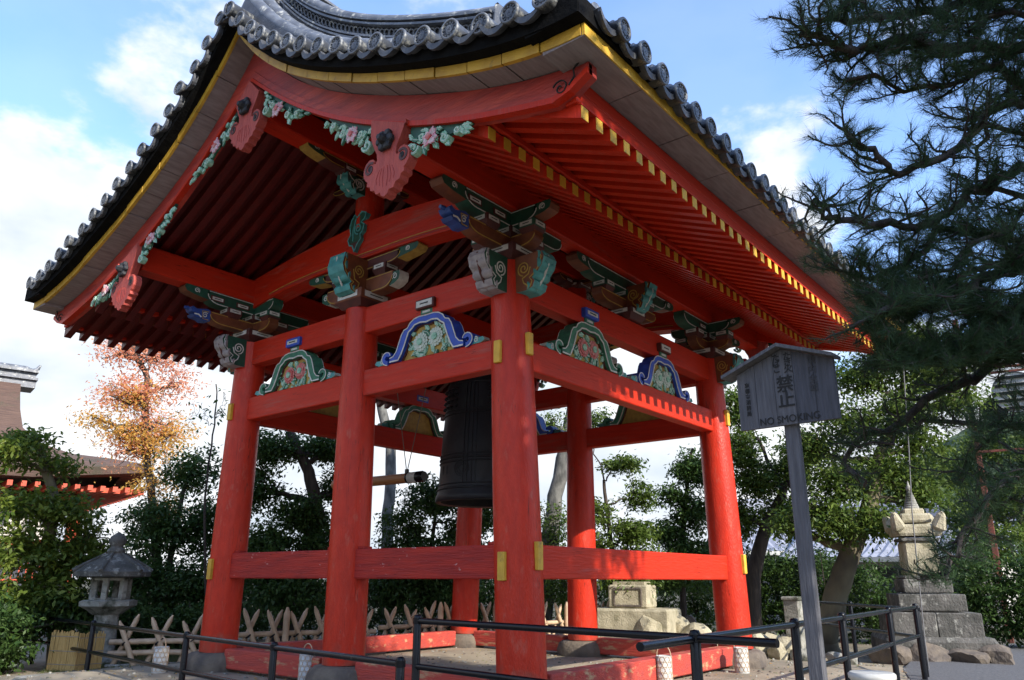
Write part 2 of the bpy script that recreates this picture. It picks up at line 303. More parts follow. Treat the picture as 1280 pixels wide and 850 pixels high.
    def build(s, name, parent=None, auto=False, loc=None):
        me = bpy.data.meshes.new(name); me.from_pydata(s.v, [], s.f)
        for n in s.mats: me.materials.append(MATS[n])
        me.polygons.foreach_set('material_index', s.mi); me.polygons.foreach_set('use_smooth', s.sm); me.update()
        o = bpy.data.objects.new(name, me); COL.objects.link(o)
        if parent is not None: o.parent = parent
        if loc is not None: o.location = loc
        return o
def obj_from(me_obj, parent, loc=(0, 0, 0), rz=0):
    c = me_obj.copy(); COL.objects.link(c); c.parent = parent; c.location = loc; c.rotation_euler = (0, 0, rz); return c
def np_mesh(name, V, k, tone, mt, parent=None):
    """V: (n*k,3) vertices of n faces with k corners each"""
    n = len(V)//k; me = bpy.data.meshes.new(name)
    me.vertices.add(n*k); me.vertices.foreach_set('co', np.asarray(V, np.float32).ravel())
    me.loops.add(n*k); me.loops.foreach_set('vertex_index', np.arange(n*k, dtype=np.int32))
    me.polygons.add(n); me.polygons.foreach_set('loop_start', np.arange(0, n*k, k, dtype=np.int32))
    me.polygons.foreach_set('loop_total', np.full(n, k, np.int32))
    a = me.attributes.new('tone', 'FLOAT', 'FACE'); a.data.foreach_set('value', np.asarray(tone, np.float32))
    me.materials.append(MATS[mt]); me.update(calc_edges=True)
    o = bpy.data.objects.new(name, me); COL.objects.link(o)
    if parent is not None: o.parent = parent
    return o
def arc(cx, cz, r, a0, a1, n=8): return [(cx+r*cos(rad(a0+(a1-a0)*i/n)), cz+r*sin(rad(a0+(a1-a0)*i/n))) for i in range(n+1)]
def spiral(cx, cz, r0, r1, a0, turns, n=26): return [(cx+(r0+(r1-r0)*i/n)*cos(rad(a0+360*turns*i/n)), cz+(r0+(r1-r0)*i/n)*sin(rad(a0+360*turns*i/n))) for i in range(n+1)]

# ---------------------------------------------------------------- the ground
def build_ground():
    xs = sorted(set(list(np.linspace(-12, 12, 61)) + [-1500, -400, -150, -70, -40, -25, -17, 17, 25, 40, 70, 150, 400, 1500]))
    V = [(x, y, gz(x, y)) for y in xs for x in xs]; n = len(xs); mb = MB()
    mb.add(V, [(j*n+i, j*n+i+1, (j+1)*n+i+1, (j+1)*n+i) for j in range(n-1) for i in range(n-1)], 'ground', True)
    prop(mb.build('ground'), kind='structure')
build_ground()

# ---------------------------------------------------------------- BELL TOWER
W0, D0, TX, TY, HC = 2.9124, 2.7665, 0.0319, -0.0112, 4.757
LB, LT, UB, UT, KB, KT = 1.0257, 1.3961, 3.4506, 3.8181, 4.3635, 4.7567
CX = lambda z: W0-TX*z
CY = lambda z: D0-TY*z
tower = thing('bell_tower', 'open vermilion bell tower with grey tiled gable roof and six round pillars', 'bell tower', (0, 0, 0))
def crad(z): return 0.272-0.008*z+0.012*sin(min(1, max(0, z/4.7))*pi)
for sx, sy in ((1, -1), (0, -1), (-1, -1), (1, 1), (0, 1), (-1, 1)):
    mb = MB(); path = [(sx*CX(z), sy*CY(z), z) for z in np.linspace(-.02, HC, 14)]
    mb.tube(path, [crad(p[2]) for p in path], 'red_column', 32)
    col = mb.build('column', tower)
    # rough stone the column stands on
    x, y = sx*CX(0), sy*CY(0); mb = MB(); rr = random.Random(int(sx*7+sy*3+50)); g = gz(x, y)-.05
    prof = [(.40, g), (.43, g*.55), (.39, g*.2), (.33, -.024)]
    n = 14; vs = []; k = [rr.uniform(.9, 1.14) for _ in range(n)]
    for r, z in prof:
        for i in range(n): vs.append((x+r*k[i]*cos(2*pi*i/n)*1.08, y+r*k[(i+2) % n]*sin(2*pi*i/n), z+rr.uniform(-.012, .0)))
    fs = [(j*n+i, j*n+(i+1) % n, (j+1)*n+(i+1) % n, (j+1)*n+i) for j in range(3) for i in range(n)]+[list(range(3*n, 4*n))]
    mb.add(vs, fs, 'stone_brown', True); mb.build('foundation_stone', tower)
    # ochre tenon ends
    for zc, hh in ((1.21, .30), (3.635, .27)):
        r = crad(zc); mb = MB()
        if sy and sx >= -1:
            mb.box((sx*CX(zc), sy*(CY(zc)+r+.012), zc-(.05 if sx else 0)), (.095, .06, hh), 'ochre', .006)
            if sx: mb.build('tenon_end', tower)
        if sx:
            mb = MB(); mb.box((sx*(CX(zc)+r+.012), sy*CY(zc), zc+.06), (.06, .095, hh), 'ochre', .006); mb.build('tenon_end', tower)
def beam(name, a, b, h0, h1, th, mt, off=0):
    """squared beam between two points in plan, from height h0 to h1"""
    A = Vector((a[0], a[1], 0)); B = Vector((b[0], b[1], 0)); d = B-A; mb = MB()
    mb.M = Matrix.Translation(((A.x+B.x)/2, (A.y+B.y)/2, (h0+h1)/2)) @ Matrix.Rotation(math.atan2(d.y, d.x), 4, 'Z')
    mb.box((0, 0, 0), (d.length, th, h1-h0), mt, .014); return mb.build(name, tower)
for z0, z1, th, nm in ((LB, LT, .21, 'lower_tie_beam'), (UB, UT, .20, 'middle_tie_beam'), (KB, KT-.004, .22, 'head_beam')):
    zc = (z0+z1)/2
    for sy in (-1, 1):
        for sx in (-1, 1):
            e = .02
            beam(nm, (sx*e, sy*CY(zc)), (sx*CX(zc), sy*CY(zc)), z0, z1, th, 'red_worn' if (nm == 'lower_tie_beam' and sy < 0) else 'red_x')
    for sx in (-1, 1): beam(nm, (sx*CX(zc), -CY(zc)), (sx*CX(zc), CY(zc)), z0+.001, z1+.001, th, 'red_y')
# pegs on the lower beam ends
for sy in (-1, 1):
    for x0 in (-CX(1.4)+.30, .30, -.30, CX(1.4)-.30):
        mb = MB(); mb.box((x0, sy*CY(1.4), LT+.018), (.14, .15, .034), 'red_worn', .005); mb.build('peg', tower)
# ground sills
for sy in (-1, 1):
    for sx in (-1, 1): beam('ground_sill', (sx*.36, sy*CY(0)), (sx*(W0-.36), sy*CY(0)), -.235, .035, .24, 'red_sill')
for sx in (-1, 1): beam('ground_sill', (sx*W0, -D0+.36), (sx*W0, D0-.36), -.235, .035, .24, 'red_sill')
# inner hanging beam for the bell
beam('bell_beam', (0, -2.8), (0, 2.8), 4.86, 5.24, .34, 'red_y')

# ---- roof curves
_zx = [0, .43, .69, 1.1, 1.44, 1.93, 2.24, 2.78, 3.2, 3.7, 4.2, 4.76, 5.2, 5.6]
_zz = [8.14, 7.62, 7.40, 7.05, 6.83, 6.55, 6.38, 6.13, 5.95, 5.76, 5.60, 5.465, 5.40, 5.385]
_pf = np.polyfit(_zx, _zz, 4)
def zs(x): return float(np.polyval(_pf, abs(x)))
_pb = np.polyfit([0, .5, 1.25, 2.13, 2.94, 3.65, 4.28, 5.05, 5.4], [7.47, 7.07, 6.52, 5.98, 5.635, 5.36, 5.19, 5.015, 4.96], 4)
def bbz(x): return float(np.polyval(_pb, abs(x)))
def lift(y): return .19*(abs(y)/5.3)**2.5
def zr(x, y): return zs(x)+.09+lift(y)
YB, YV, XE = 4.906, 5.262, 5.52
roof = tower
# purlins
for sx in (-1, 1): mb = MB(); mb.box((sx*2.80, 0, 5.645), (.30, 9.72, .40), 'red_y', .02); mb.build('eave_purlin', roof)
mb = MB(); mb.box((0, 0, 7.14), (.32, 9.72, .42), 'red_y', .02); mb.build('ridge_purlin', roof)
# base rafters (curved a little) and flying rafters, one object each
bx_ = np.array([.0, .7, 1.45, 2.2, 2.85, 3.5, 4.12]); bz_ = np.array([7.58, 7.08, 6.63, 6.24, 5.915, 5.53, 5.15])
def zb(x): return float(np.interp(abs(x), bx_, bz_))
def zf(x): return 5.39-.413*(abs(x)-4.1)
nr = 41; ys = [-4.78+9.56*i/(nr-1) for i in range(nr)]
def rafter_mesh(kind, sx, i0):
    mb = MB()
    if kind == 'b': xs = [4.12-(4.12-.02)*i/10 for i in range(11)]; f = zb; h = .068; w = .055
    else: xs = [5.19, 3.35]; f = zf; h = .066; w = .055
    lo = [(sx*x, f(x)-h) for x in xs]; hi = [(sx*x, f(x)+h) for x in xs]
    if sx > 0: lo, hi = lo[::-1], hi[::-1]
    mb.strip(lo, hi, -w, w, 'red_rafter_shaded' if sx < 0 else 'red'); return mb  # left slope takes the red with shade put into its colour
def tip_mesh(kind, sx):
    mb = MB(); x, z, h, w = (4.123, zb(4.12), .064, .053) if kind == 'b' else (5.193, zf(5.19), .062, .053)
    mb.box((sx*x, 0, z), (.006, 2*w, 2*h), 'ochre'); return mb
for kind, nm in (('b', 'base_rafter'), ('f', 'flying_rafter')):
    for sx in (1, -1):
        src = rafter_mesh(kind, sx, 0).build(nm, roof); tip = tip_mesh(kind, sx).build('painted_tip', src)
        for i, y in enumerate(ys):
            if i == 0: src.location = (0, y, 0); continue
            c = obj_from(src, roof, (0, y, 0)); obj_from(tip, c)
# boards above rafters, eave battens and fascia
def sheet(name, xs, f, y0, y1, mt, th=.02):
    mb = MB(); mb.strip([(x, f(x)) for x in xs], [(x, f(x)+th) for x in xs], y0, y1, mt); return mb.build(name, roof)
for sx in (1, -1):
    X = sorted([sx*x for x in np.linspace(.0, 4.1, 14)])
    sheet('roof_boarding', X, lambda x: zb(x)+.070, -4.84, 4.84, 'red_rafter_shaded')
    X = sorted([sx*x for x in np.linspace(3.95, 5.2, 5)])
    sheet('roof_boarding', X, lambda x: zf(x)+.068, -4.84, 4.84, 'red_rafter_shaded' if sx < 0 else 'red')
    mb = MB(); mb.box((sx*4.06, 0, 5.29), (.16, 9.68, .09), 'red_y', .01); mb.build('eave_batten', roof)
    mb = MB(); mb.box((sx*5.11, 0, 5.095), (.13, 9.74, .13), 'red_y', .01); mb.box((sx*5.10, 0, 5.235), (.14, 9.74, .14), 'red_y', .008); mb.build('eave_fascia', roof)
    # grey soffit boards with an ochre edge
    mb = MB(); k = 11; L_ = 2*YV/k
    for i in range(k): mb.box((sx*5.30, -YV+L_*(i+.5), zs(5.3)-.055+.002*(i % 2)), (.42, L_-.014, .05), 'soffit')
    mb.build('soffit_board', roof)
    mb = MB()
    for i in range(k): mb.box((sx*(XE-.012), -YV+L_*(i+.5), zs(5.5)-.012), (.03, L_-.004, .115), 'ochre')
    mb.build('ochre_edge', roof)
for sy in (-1, 1):
    mb = MB(); n = 13; eb = MB()
    for sx in (-1, 1):
        ed = np.linspace(0, XE-.03, n+1)
        for i in range(n):
            X = [sx*x for x in np.linspace(ed[i]+.007, ed[i+1]-.007, 4)]; X = sorted(X); e = .005*((i*7) % 3)
            a, b = sorted((sy*4.84, sy*(YV-.004)))
            mb.strip([(x, zs(x)-.055+e) for x in X], [(x, zs(x)-.012+e) for x in X], a, b, 'soffit')
            a, b = sorted((sy*(YV-.03), sy*(YV+.004+e)))
            eb.strip([(x, zs(x)-.062) for x in X], [(x, zs(x)+.045) for x in X], a, b, 'ochre')
    mb.build('verge_board', roof); eb.build('ochre_edge', roof)
    # dark bedding under the tiles, rising towards the gable ends
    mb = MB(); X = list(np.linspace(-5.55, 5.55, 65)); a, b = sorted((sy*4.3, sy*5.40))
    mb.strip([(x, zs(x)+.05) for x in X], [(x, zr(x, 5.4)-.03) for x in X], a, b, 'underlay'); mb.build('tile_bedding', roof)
    # bargeboards, one per slope
    for sx in (-1, 1):
        xs_ = np.linspace(0.0, 5.36, 30); top = [(sx*x, min(zs(x)-.058, zs(x)-.058)) for x in xs_]
        bot = []
        for x in xs_:
            z = bbz(x)
            if x > 5.06: z += (x-5.06)*.75
            bot.append((sx*x, z))
        if sx < 0: top, bot = top[::-1], bot[::-1]
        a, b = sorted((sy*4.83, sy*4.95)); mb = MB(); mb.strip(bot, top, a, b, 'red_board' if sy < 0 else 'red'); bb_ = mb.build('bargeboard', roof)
        a, b = sorted((sy*4.90, sy*4.985)); mb = MB(); mb.strip([(x, z-.004) for x, z in bot], [(x, z+.055) for x, z in bot], a, b, 'red'); 
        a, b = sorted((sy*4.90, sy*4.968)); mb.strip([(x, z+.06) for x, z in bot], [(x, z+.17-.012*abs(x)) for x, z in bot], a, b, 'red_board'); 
        mb.build('bargeboard_moulding', bb_)
        mb = MB(); a, b = sorted((sy*4.98, sy*4.992))
        mb.ribbon([(sx*x, z) for x, z in spiral(5.08, 5.14, .012, .085, 30, 1.35)], .011, a, b, 'ink')
        mb.ribbon([(sx*x, z) for x, z in ((5.17, 5.13), (5.23, 5.20), (5.22, 5.27), (5.27, 5.31), (5.33, 5.335))], .012, a, b, 'ink'); mb.build('painted_scroll', bb_)

for sx in (1, -1):
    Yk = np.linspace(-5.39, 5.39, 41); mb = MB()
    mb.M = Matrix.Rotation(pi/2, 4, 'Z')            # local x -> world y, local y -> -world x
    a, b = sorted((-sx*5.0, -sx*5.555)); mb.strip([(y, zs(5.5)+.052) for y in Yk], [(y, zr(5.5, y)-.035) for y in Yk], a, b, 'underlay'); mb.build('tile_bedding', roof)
# ---- tiles
def tile_disc(mb, r=.106, ln=.42, mt='tile'):
    """round end tile: axis along local -y, disc face at y=0"""
    n = 20
    mb.M0 = mb.M.copy()
    R = mb.M @ Matrix.Rotation(pi/2, 4, 'X')      # lathe axis z -> -y
    mb.M = R
    mb.lathe([(r*.9, -ln), (r*.9, -.03), (r, -.03), (r, 0.0), (r*.80, .003), (r*.76, -.014)], mt, n, capb=True, capt=False)
    mb.add([(r*.76*cos(2*pi*k/n), r*.76*sin(2*pi*k/n), -.014) for k in range(n)], [list(range(n))], 'tile_dark')
    # relief: bead ring and three-comma swirl
    for k in range(12):
        a = 2*pi*k/12; x, y = r*.64*cos(a), r*.64*sin(a); q = r*.07
        mb.box((x, y, -.010), (q*2, q*2, .012), 'tile')
    for k in range(3):
        a = 2*pi*k/3; sp = spiral(0, 0, r*.10, r*.50, math.degrees(a), .62, 8)
        vs = []; fs = []
        for i, (x, y) in enumerate(sp):
            w = r*.13*(1-.75*i/8); l = math.hypot(x, y) or 1; vs += [(x-x/l*w, y-y/l*w, -.004), (x+x/l*w, y+y/l*w, -.004)]
        for i in range(8): fs.append((2*i, 2*i+1, 2*i+3, 2*i+2))
        mb.add(vs, fs, 'tile')
    mb.M = mb.M0
def pan_tip(mb, w=.30, mt='tile_dark'):  # darker tile colour stands in for shade on the lips
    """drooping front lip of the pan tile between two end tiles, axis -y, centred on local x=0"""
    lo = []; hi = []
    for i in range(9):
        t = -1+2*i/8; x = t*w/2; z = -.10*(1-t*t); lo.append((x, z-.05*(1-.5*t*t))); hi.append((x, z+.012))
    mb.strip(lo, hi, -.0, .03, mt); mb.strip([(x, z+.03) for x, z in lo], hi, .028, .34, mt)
def arcpos(f, s0, ds, xmax, off):
    out = []; x = 0; s = 0; nxt = s0; px, pz = 0, f(0)
    while x < xmax:
        x += .005; z = f(x); s += math.hypot(x-px, z-pz); px, pz = x, z
        if s >= nxt: out.append(x); nxt += ds
    return out
mb = MB(); tile_disc(mb); src_disc = None
far_tiles = MB()
pos = arcpos(zs, .21, .366, 5.62, 0)
def slope_ang(x): return math.atan2(zs(x+.01)-zs(x-.01), .02)
first = True
verge = {}
for sy in (-1, 1):
    for sx in (-1, 1):
        for x in pos:
            a = slope_ang(x); z = zs(x)+.09+lift(5.3)
            loc = Vector((sx*x, sy*5.50, z)); rot = Matrix.Rotation(-sx*a if True else 0, 4, 'Y')
            if sy < 0:
                if src_disc is None:
                    src_disc = mb.build('end_tile', roof); o = src_disc
                else: o = src_disc.copy(); COL.objects.link(o); o.parent = roof
                o.matrix_local = Matrix.Translation(loc+Vector((random.gauss(0, .006), random.gauss(0, .012), random.gauss(0, .006)))) @ rot @ Matrix.Rotation(random.gauss(0, .035), 4, 'Z') @ Matrix.Rotation(random.gauss(0, .03), 4, 'X') @ Matrix.Rotation(random.uniform(-.5, .5), 4, 'Y')
            else:
                far_tiles.M = Matrix.Translation(loc) @ Matrix.Rotation(pi, 4, 'Z') @ Matrix.Rotation(sx*a, 4, 'Y'); tile_disc(far_tiles)
far_tiles.M = Matrix.Identity(4)
row = .345; rows = [(-14+i)*row for i in range(29)]
ey = lambda y: .09+lift(y)
for sx in (1, -1):
    for y in rows:
        z = zs(5.58)+.01+lift(y)
        M_ = Matrix.Translation((sx*5.67, y, z)) @ Matrix.Rotation(sx*pi/2, 4, 'Z') @ Matrix.Rotation(rad(5), 4, 'X')
        if sx > 0:
            o = src_disc.copy(); COL.objects.link(o); o.parent = roof; o.matrix_local = Matrix.Translation((random.gauss(0, .012), random.gauss(0, .006), random.gauss(0, .006))) @ M_ @ Matrix.Rotation(random.gauss(0, .035), 4, 'Z') @ Matrix.Rotation(random.uniform(-.5, .5), 4, 'Y')
        else: far_tiles.M = M_; tile_disc(far_tiles)
for sx in (1, -1):
    for y in [r+row/2 for r in rows[:-1]]+[rows[0]-row/2, rows[-1]+row/2]:
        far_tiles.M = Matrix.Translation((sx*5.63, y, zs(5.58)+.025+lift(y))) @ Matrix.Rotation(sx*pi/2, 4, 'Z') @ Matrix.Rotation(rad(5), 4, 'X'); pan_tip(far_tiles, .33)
for sy in (-1, 1):
    for sx in (-1, 1):
        pp = [0.02]+pos
        for i in range(len(pos)):
            x = (pp[i]+pp[i+1])/2; a = slope_ang(x)
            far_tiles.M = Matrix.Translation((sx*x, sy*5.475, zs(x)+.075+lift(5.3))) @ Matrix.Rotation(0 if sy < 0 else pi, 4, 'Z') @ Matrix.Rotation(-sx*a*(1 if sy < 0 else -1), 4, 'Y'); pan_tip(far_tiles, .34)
far_tiles.M = Matrix.Identity(4)
prop(far_tiles.build('rear_end_tiles', roof), kind='stuff')
# the tiled slopes: wavy pan tiles and rows of half-round cover tiles
mb = MB()
for sx in (1, -1):
    X = list(np.linspace(.0, 5.58, 34)); 
    for y in rows:
        path = [(sx*x, y, zr(x, y)+(-.03 if x > 5 else 0)) for x in X]; mb.tube(path, .088, 'tile', 9, True)
    for i in range(len(rows)-1):
        ya, yb = rows[i], rows[i+1]; vs = []; fs = []
        for x in X:
            for t in range(5): y = ya+(yb-ya)*t/4; vs.append((sx*x, y, zr(x, y)-.05*sin(pi*t/4)-.01))
        for a in range(len(X)-1):
            for t in range(4):
                q = (a*5+t, (a+1)*5+t, (a+1)*5+t+1, a*5+t+1); fs.append(q if sx > 0 else q[::-1])
        mb.add(vs, fs, 'tile', True)
mb.build('cover_tiles', roof)
def vb(x, lo, hi): return lo+(hi-lo)*min(1, max(0, (abs(x)-.3)/4.2))
for sy in (-1, 1):
    mb = MB()
    for sx in (1, -1):
        X = list(np.linspace(0, 5.42, 52)); XX = X if sx > 0 else [-x for x in X][::-1]
        for yv, r, hs, he in ((5.10, .10, .60, .36), (4.88, .10, .70, .44)):
            mb.tube([(x, sy*yv, zs(x)+vb(x, hs, he)) for x in XX], [r+.007*(i % 4 == 0) for i in range(52)], 'tile', 12)
            mb.strip([(x, zs(x)+.2) for x in XX], [(x, zs(x)+vb(x, hs, he)-.02) for x in XX], *sorted((sy*(yv-.13), sy*(yv+.10))), 'tile_dark')
    mb.build('verge_tube_tiles', roof)
    # descending ridge with a row of linked rings
    for sx in (1, -1):
        mb = MB(); X = list(np.linspace(.12, 4.05, 40)); yy = sy*4.58
        XX = X if sx > 0 else [-x for x in X][::-1]
        base = lambda x: zs(x)+vb(x, .86, .66)
        def lay(z0, z1, w, mt): mb.strip([(x, base(x)+z0) for x in XX], [(x, base(x)+z1) for x in XX], yy-w/2, yy+w/2, mt)
        lay(-.60, .02, .26, 'tile_dark'); lay(.02, .05, .36, 'tile'); lay(.05, .08, .22, 'tile_dark'); lay(.08, .11, .34, 'tile')
        lay(.11, .26, .16, 'tile_dark'); lay(.26, .29, .34, 'tile'); lay(.29, .32, .24, 'tile_dark'); lay(.32, .35, .36, 'tile')
        mb.tube([(x, yy, base(x)+.40) for x in XX], .085, 'tile', 10)
        for q in range(44):
            x = sx*(.2+3.75*(q+.5)/44); z = base(x)+.185; a = slope_ang(abs(x))*sx
            for f_ in (-1, 1):
                mb.tube([(x+.05*cos(2*pi*t/8)*cos(a), yy+f_*.10, z+.055*sin(2*pi*t/8)+.05*cos(2*pi*t/8)*sin(a)) for t in range(9)], .015, 'tile', 4, False)
        xe = sx*4.10; mb.box((xe, yy, base(4.1)+.02), (.10, .42, .85), 'tile', .03, .7)
        mb.build('descending_ridge', roof)
mb = MB(); z0 = zr(0, 0)
for w, a, b, mt in ((.5, -.15, .16, 'tile'), (.62, .16, .20, 'tile'), (.44, .20, .26, 'tile_dark'), (.62, .26, .30, 'tile'), (.40, .30, .52, 'tile_dark'), (.62, .52, .56, 'tile'), (.44, .56, .62, 'tile_dark'), (.64, .62, .66, 'tile')):
    mb.box((0, 0, z0+(a+b)/2+.35), (w, 8.9, b-a+(.001)), mt)
mb.tube([(0, y, z0+1.1) for y in np.linspace(-4.45, 4.45, 9)], .13, 'tile', 12)
for sy in (-1, 1): mb.box((0, sy*4.50, z0+.85), (.95, .14, 1.05), 'tile', .05, .55)
mb.build('main_ridge', roof)

# ---------------------------------------------------------------- brackets, rainbow beams, carvings
def plate(mb, c, w, h, ax, s, mt='white'):
    """white painted panel with a dark dash on the face of a block; ax 0/1 = face normal axis, s = sign"""
    t = .004
    if ax == 0:
        mb.box((c[0], c[1], c[2]), (t, w, h), mt); mb.box((c[0]+s*t*.8, c[1], c[2]), (t, w*.55, h*.16), 'ink')
    else:
        mb.box((c[0], c[1], c[2]), (w, t, h), mt); mb.box((c[0], c[1]+s*t*.8, c[2]), (w*.55, t, h*.16), 'ink')
def bearing(mb, c, w, h, mt, plates=True, pm='white'):
    """bearing block: square head on a tapered foot, painted panel on each side"""
    x, y, z = c; mb.box((x, y, z+h*.2), (w*.72, w*.72, h*.4), 'maroon', 0, 1.36); mb.box((x, y, z+h*.7), (w, w, h*.6), mt, .008)
    if plates:
        for s in (-1, 1):
            plate(mb, (x+s*(w/2+.003), y, z+h*.7), w*.74, h*.36, 0, s, pm); plate(mb, (x, y+s*(w/2+.003), z+h*.7), w*.74, h*.36, 1, s, pm)
def arm(mb, L1, L2, h, w, mt, edge='white'):
    """bracket arm in local x-z from -L1 to L2, ends curved up underneath"""
    lo = [(-L1, h*.62)]+[(-L1+.22*(1-cos(t)), h*.62-h*.62*sin(t)) for t in np.linspace(.25, pi/2, 6)]+[(L2-.22*(1-cos(t)), h*.62-h*.62*sin(t)) for t in np.linspace(pi/2, .25, 6)]+[(L2, h*.62)]
    hi = [(x, h) for x, z in lo]
    mb.strip(lo, hi, -w/2, w/2, mt)
    for s in (-1, 1):
        a, b = sorted((s*w/2, s*(w/2+.005)))
        mb.ribbon([(x, z+.018) for x, z in lo], .012, a, b, edge); mb.ribbon([(-L1+.02, h-.015), (L2-.02, h-.015)], .01, a, b, edge)
def scroll_end(mb, x0, z0, L_, h, w, mt, line, s=1):
    """carved cloud end pointing along +x*s"""
    P = [(0, 0), (L_*.45, .02), (L_*.62, h*.18), (L_*.9, h*.35), (L_, h*.72), (L_*.93, h), (0, h)]
    P = [(x0+s*x, z0+z) for x, z in P]; mb.prism(P, -w/2, w/2, mt, line)
    for q in (-1, 1):
        a, b = sorted((q*w/2, q*(w/2+.005)))
        mb.ribbon([(x0+s*(x), z0+z) for x, z in spiral(L_*.5, h*.62, .012, h*.27, 40, 1.5)], .012, a, b, 'white')
def nose(mb, side, edge, line, h=.46, L_=.56, w=.26, z0=-.44, u0=.16):
    """carved beam nose in the local x-z plane pointing along +x"""
    P = [(u0, z0), (u0+.22, z0), (u0+.30, z0+.03), (u0+.33, z0+.10), (u0+.29, z0+.15), (u0+.36, z0+.19), (u0+.44, z0+.28), (u0+.47, z0+.38), (u0+.43, z0+h), (u0, z0+h)]
    mb.prism(P, -w/2, w/2, side, edge)
    # fluted front edge
    for fu, fz, fr in ((.22, .055, .06), (.315, .19, .07), (.375, .31, .075), (.385, .42, .06)):
        fz *= h/.46
        for q in (-1, 1): mb.tube([(u0+fu, q*.012, z0+fz), (u0+fu+.012, q*w*.28, z0+fz), (u0+fu-.012, q*(w/2-.004), z0+fz)], [fr, fr*1.06, fr*.9], edge, 10)
    mb.tube([(u0+x, 0, z0+z*h/.46) for x, z in ((.27, .03), (.375, .17), (.44, .31), (.44, .43))], .016, 'white' if edge != 'nose_white' else 'maroon', 6)
    for q in (-1, 1):
        a, b = sorted((q*w/2, q*(w/2+.006)))
        mb.ribbon(spiral(u0+.17, z0+h*.62, .015, .095, -60, 1.9), .016, a, b, line)
        mb.ribbon([(u0+.27, z0+h*.62), (u0+.24, z0+.20), (u0+.15, z0+.16), (u0+.17, z0+.10), (u0+.22, z0+.06), (u0+.24, z0+.01)], .016, a, b, line)
        mb.ribbon([(x-.035, z) for x, z in P[2:9]], .012, a, b, line)
def Rz(a): return Matrix.Rotation(a, 4, 'Z')
def corner_bracket(sx, sy):
    x, y, z = sx*CX(HC), sy*CY(HC), HC
    e = prop(bpy.data.objects.new('bracket', None)); COL.objects.link(e); e.parent = tower; e.location = (x, y, z); e.empty_display_size = .1
    mb = MB(); bearing(mb, (0, 0, 0), .52, .19, 'maroon'); mb.build('bearing_block', e)
    ax, ay = (0 if sx > 0 else pi), (pi/2 if sy > 0 else -pi/2)
    mb = MB(); mb.M = Rz(ay); nose(mb, 'green_dark', 'nose_white', 'white'); mb.build('carved_nose', e)
    mb = MB(); mb.M = Rz(ax); nose(mb, 'brown', 'turquoise', 'gold'); mb.build('carved_nose', e)
    mb = MB(); mb.M = Matrix.Translation((0, 0, .16)) @ Rz(ay); arm(mb, .55, .86, .19, .17, 'brown', 'gold'); mb.build('bracket_arm', e)
    mb = MB(); mb.M = Matrix.Translation((0, 0, .162)) @ Rz(ax); arm(mb, .55, .46, .19, .17, 'brown', 'gold'); mb.build('bracket_arm', e)
    # blue carved beast head on the outer end
    mb = MB(); mb.M = Rz(ay) @ Matrix.Translation((.86, 0, .16)); 
    mb.prism([(0, .02), (.10, .0), (.17, .03), (.26, .035), (.30, .07), (.24, .09), (.31, .12), (.34, .165), (.30, .20), (.24, .17), (.15, .19), (.06, .21), (0, .19)], -.085, .085, 'beast_blue', 'beast_blue')
    for q in (-1, 1):
        a, b = sorted((q*.085, q*.092)); mb.ribbon(spiral(.09, .10, .01, .05, 0, 1.4, 14), .012, a, b, 'white'); mb.ribbon([(.15, .05), (.2, .085), (.27, .08)], .02, a, b, 'white'); mb.ribbon([(.03, .03), (.12, .03), (.14, .16), (.03, .165)], .012, a, b, 'gold')
    mb.tube([(.33, 0, .175), (.40, 0, .17)], [.03, .024], 'beast_blue', 8); mb.build('beast_head', e)
    R = Rz(ay)
    for u in (.46, -.44, 0): mb = MB(); bearing(mb, R @ Vector((u, 0, .33)), .26, .16, 'maroon'); mb.build('bearing_block', e)
    for u in (.36, -.42): mb = MB(); bearing(mb, Rz(ax) @ Vector((u, 0, .33)), .25, .16, 'green_dark'); mb.build('bearing_block', e)
    # long green arm under the purlin
    mb = MB(); mb.M = Matrix.Translation((sx*.0, 0, .47)) @ Rz(ay); arm(mb, 1.0, .95, .215, .20, 'green_dark', 'white'); scroll_end(mb, .93, .05, .42, .165, .20, 'green_dark', 'brown')
    for u in (.78, .32, -.3):
        for q in (-1, 1): 
            mb.box((u, q*.105, .10), (.24, .01, .085), 'maroon'); mb.box((u, q*.111, .10), (.19, .006, .05), 'white'); mb.box((u, q*.115, .10), (.12, .004, .012), 'ink')
    mb.build('purlin_arm', e)
    mb = MB(); mb.M = Matrix.Translation((0, 0, .468)) @ Rz(ax); arm(mb, .62, .5, .21, .19, 'green_dark', 'white'); scroll_end(mb, .46, .04, .26, .17, .19, 'green_dark', 'brown'); mb.build('bracket_arm', e)
for sx in (1, -1):
    for sy in (-1, 1): corner_bracket(sx, sy)
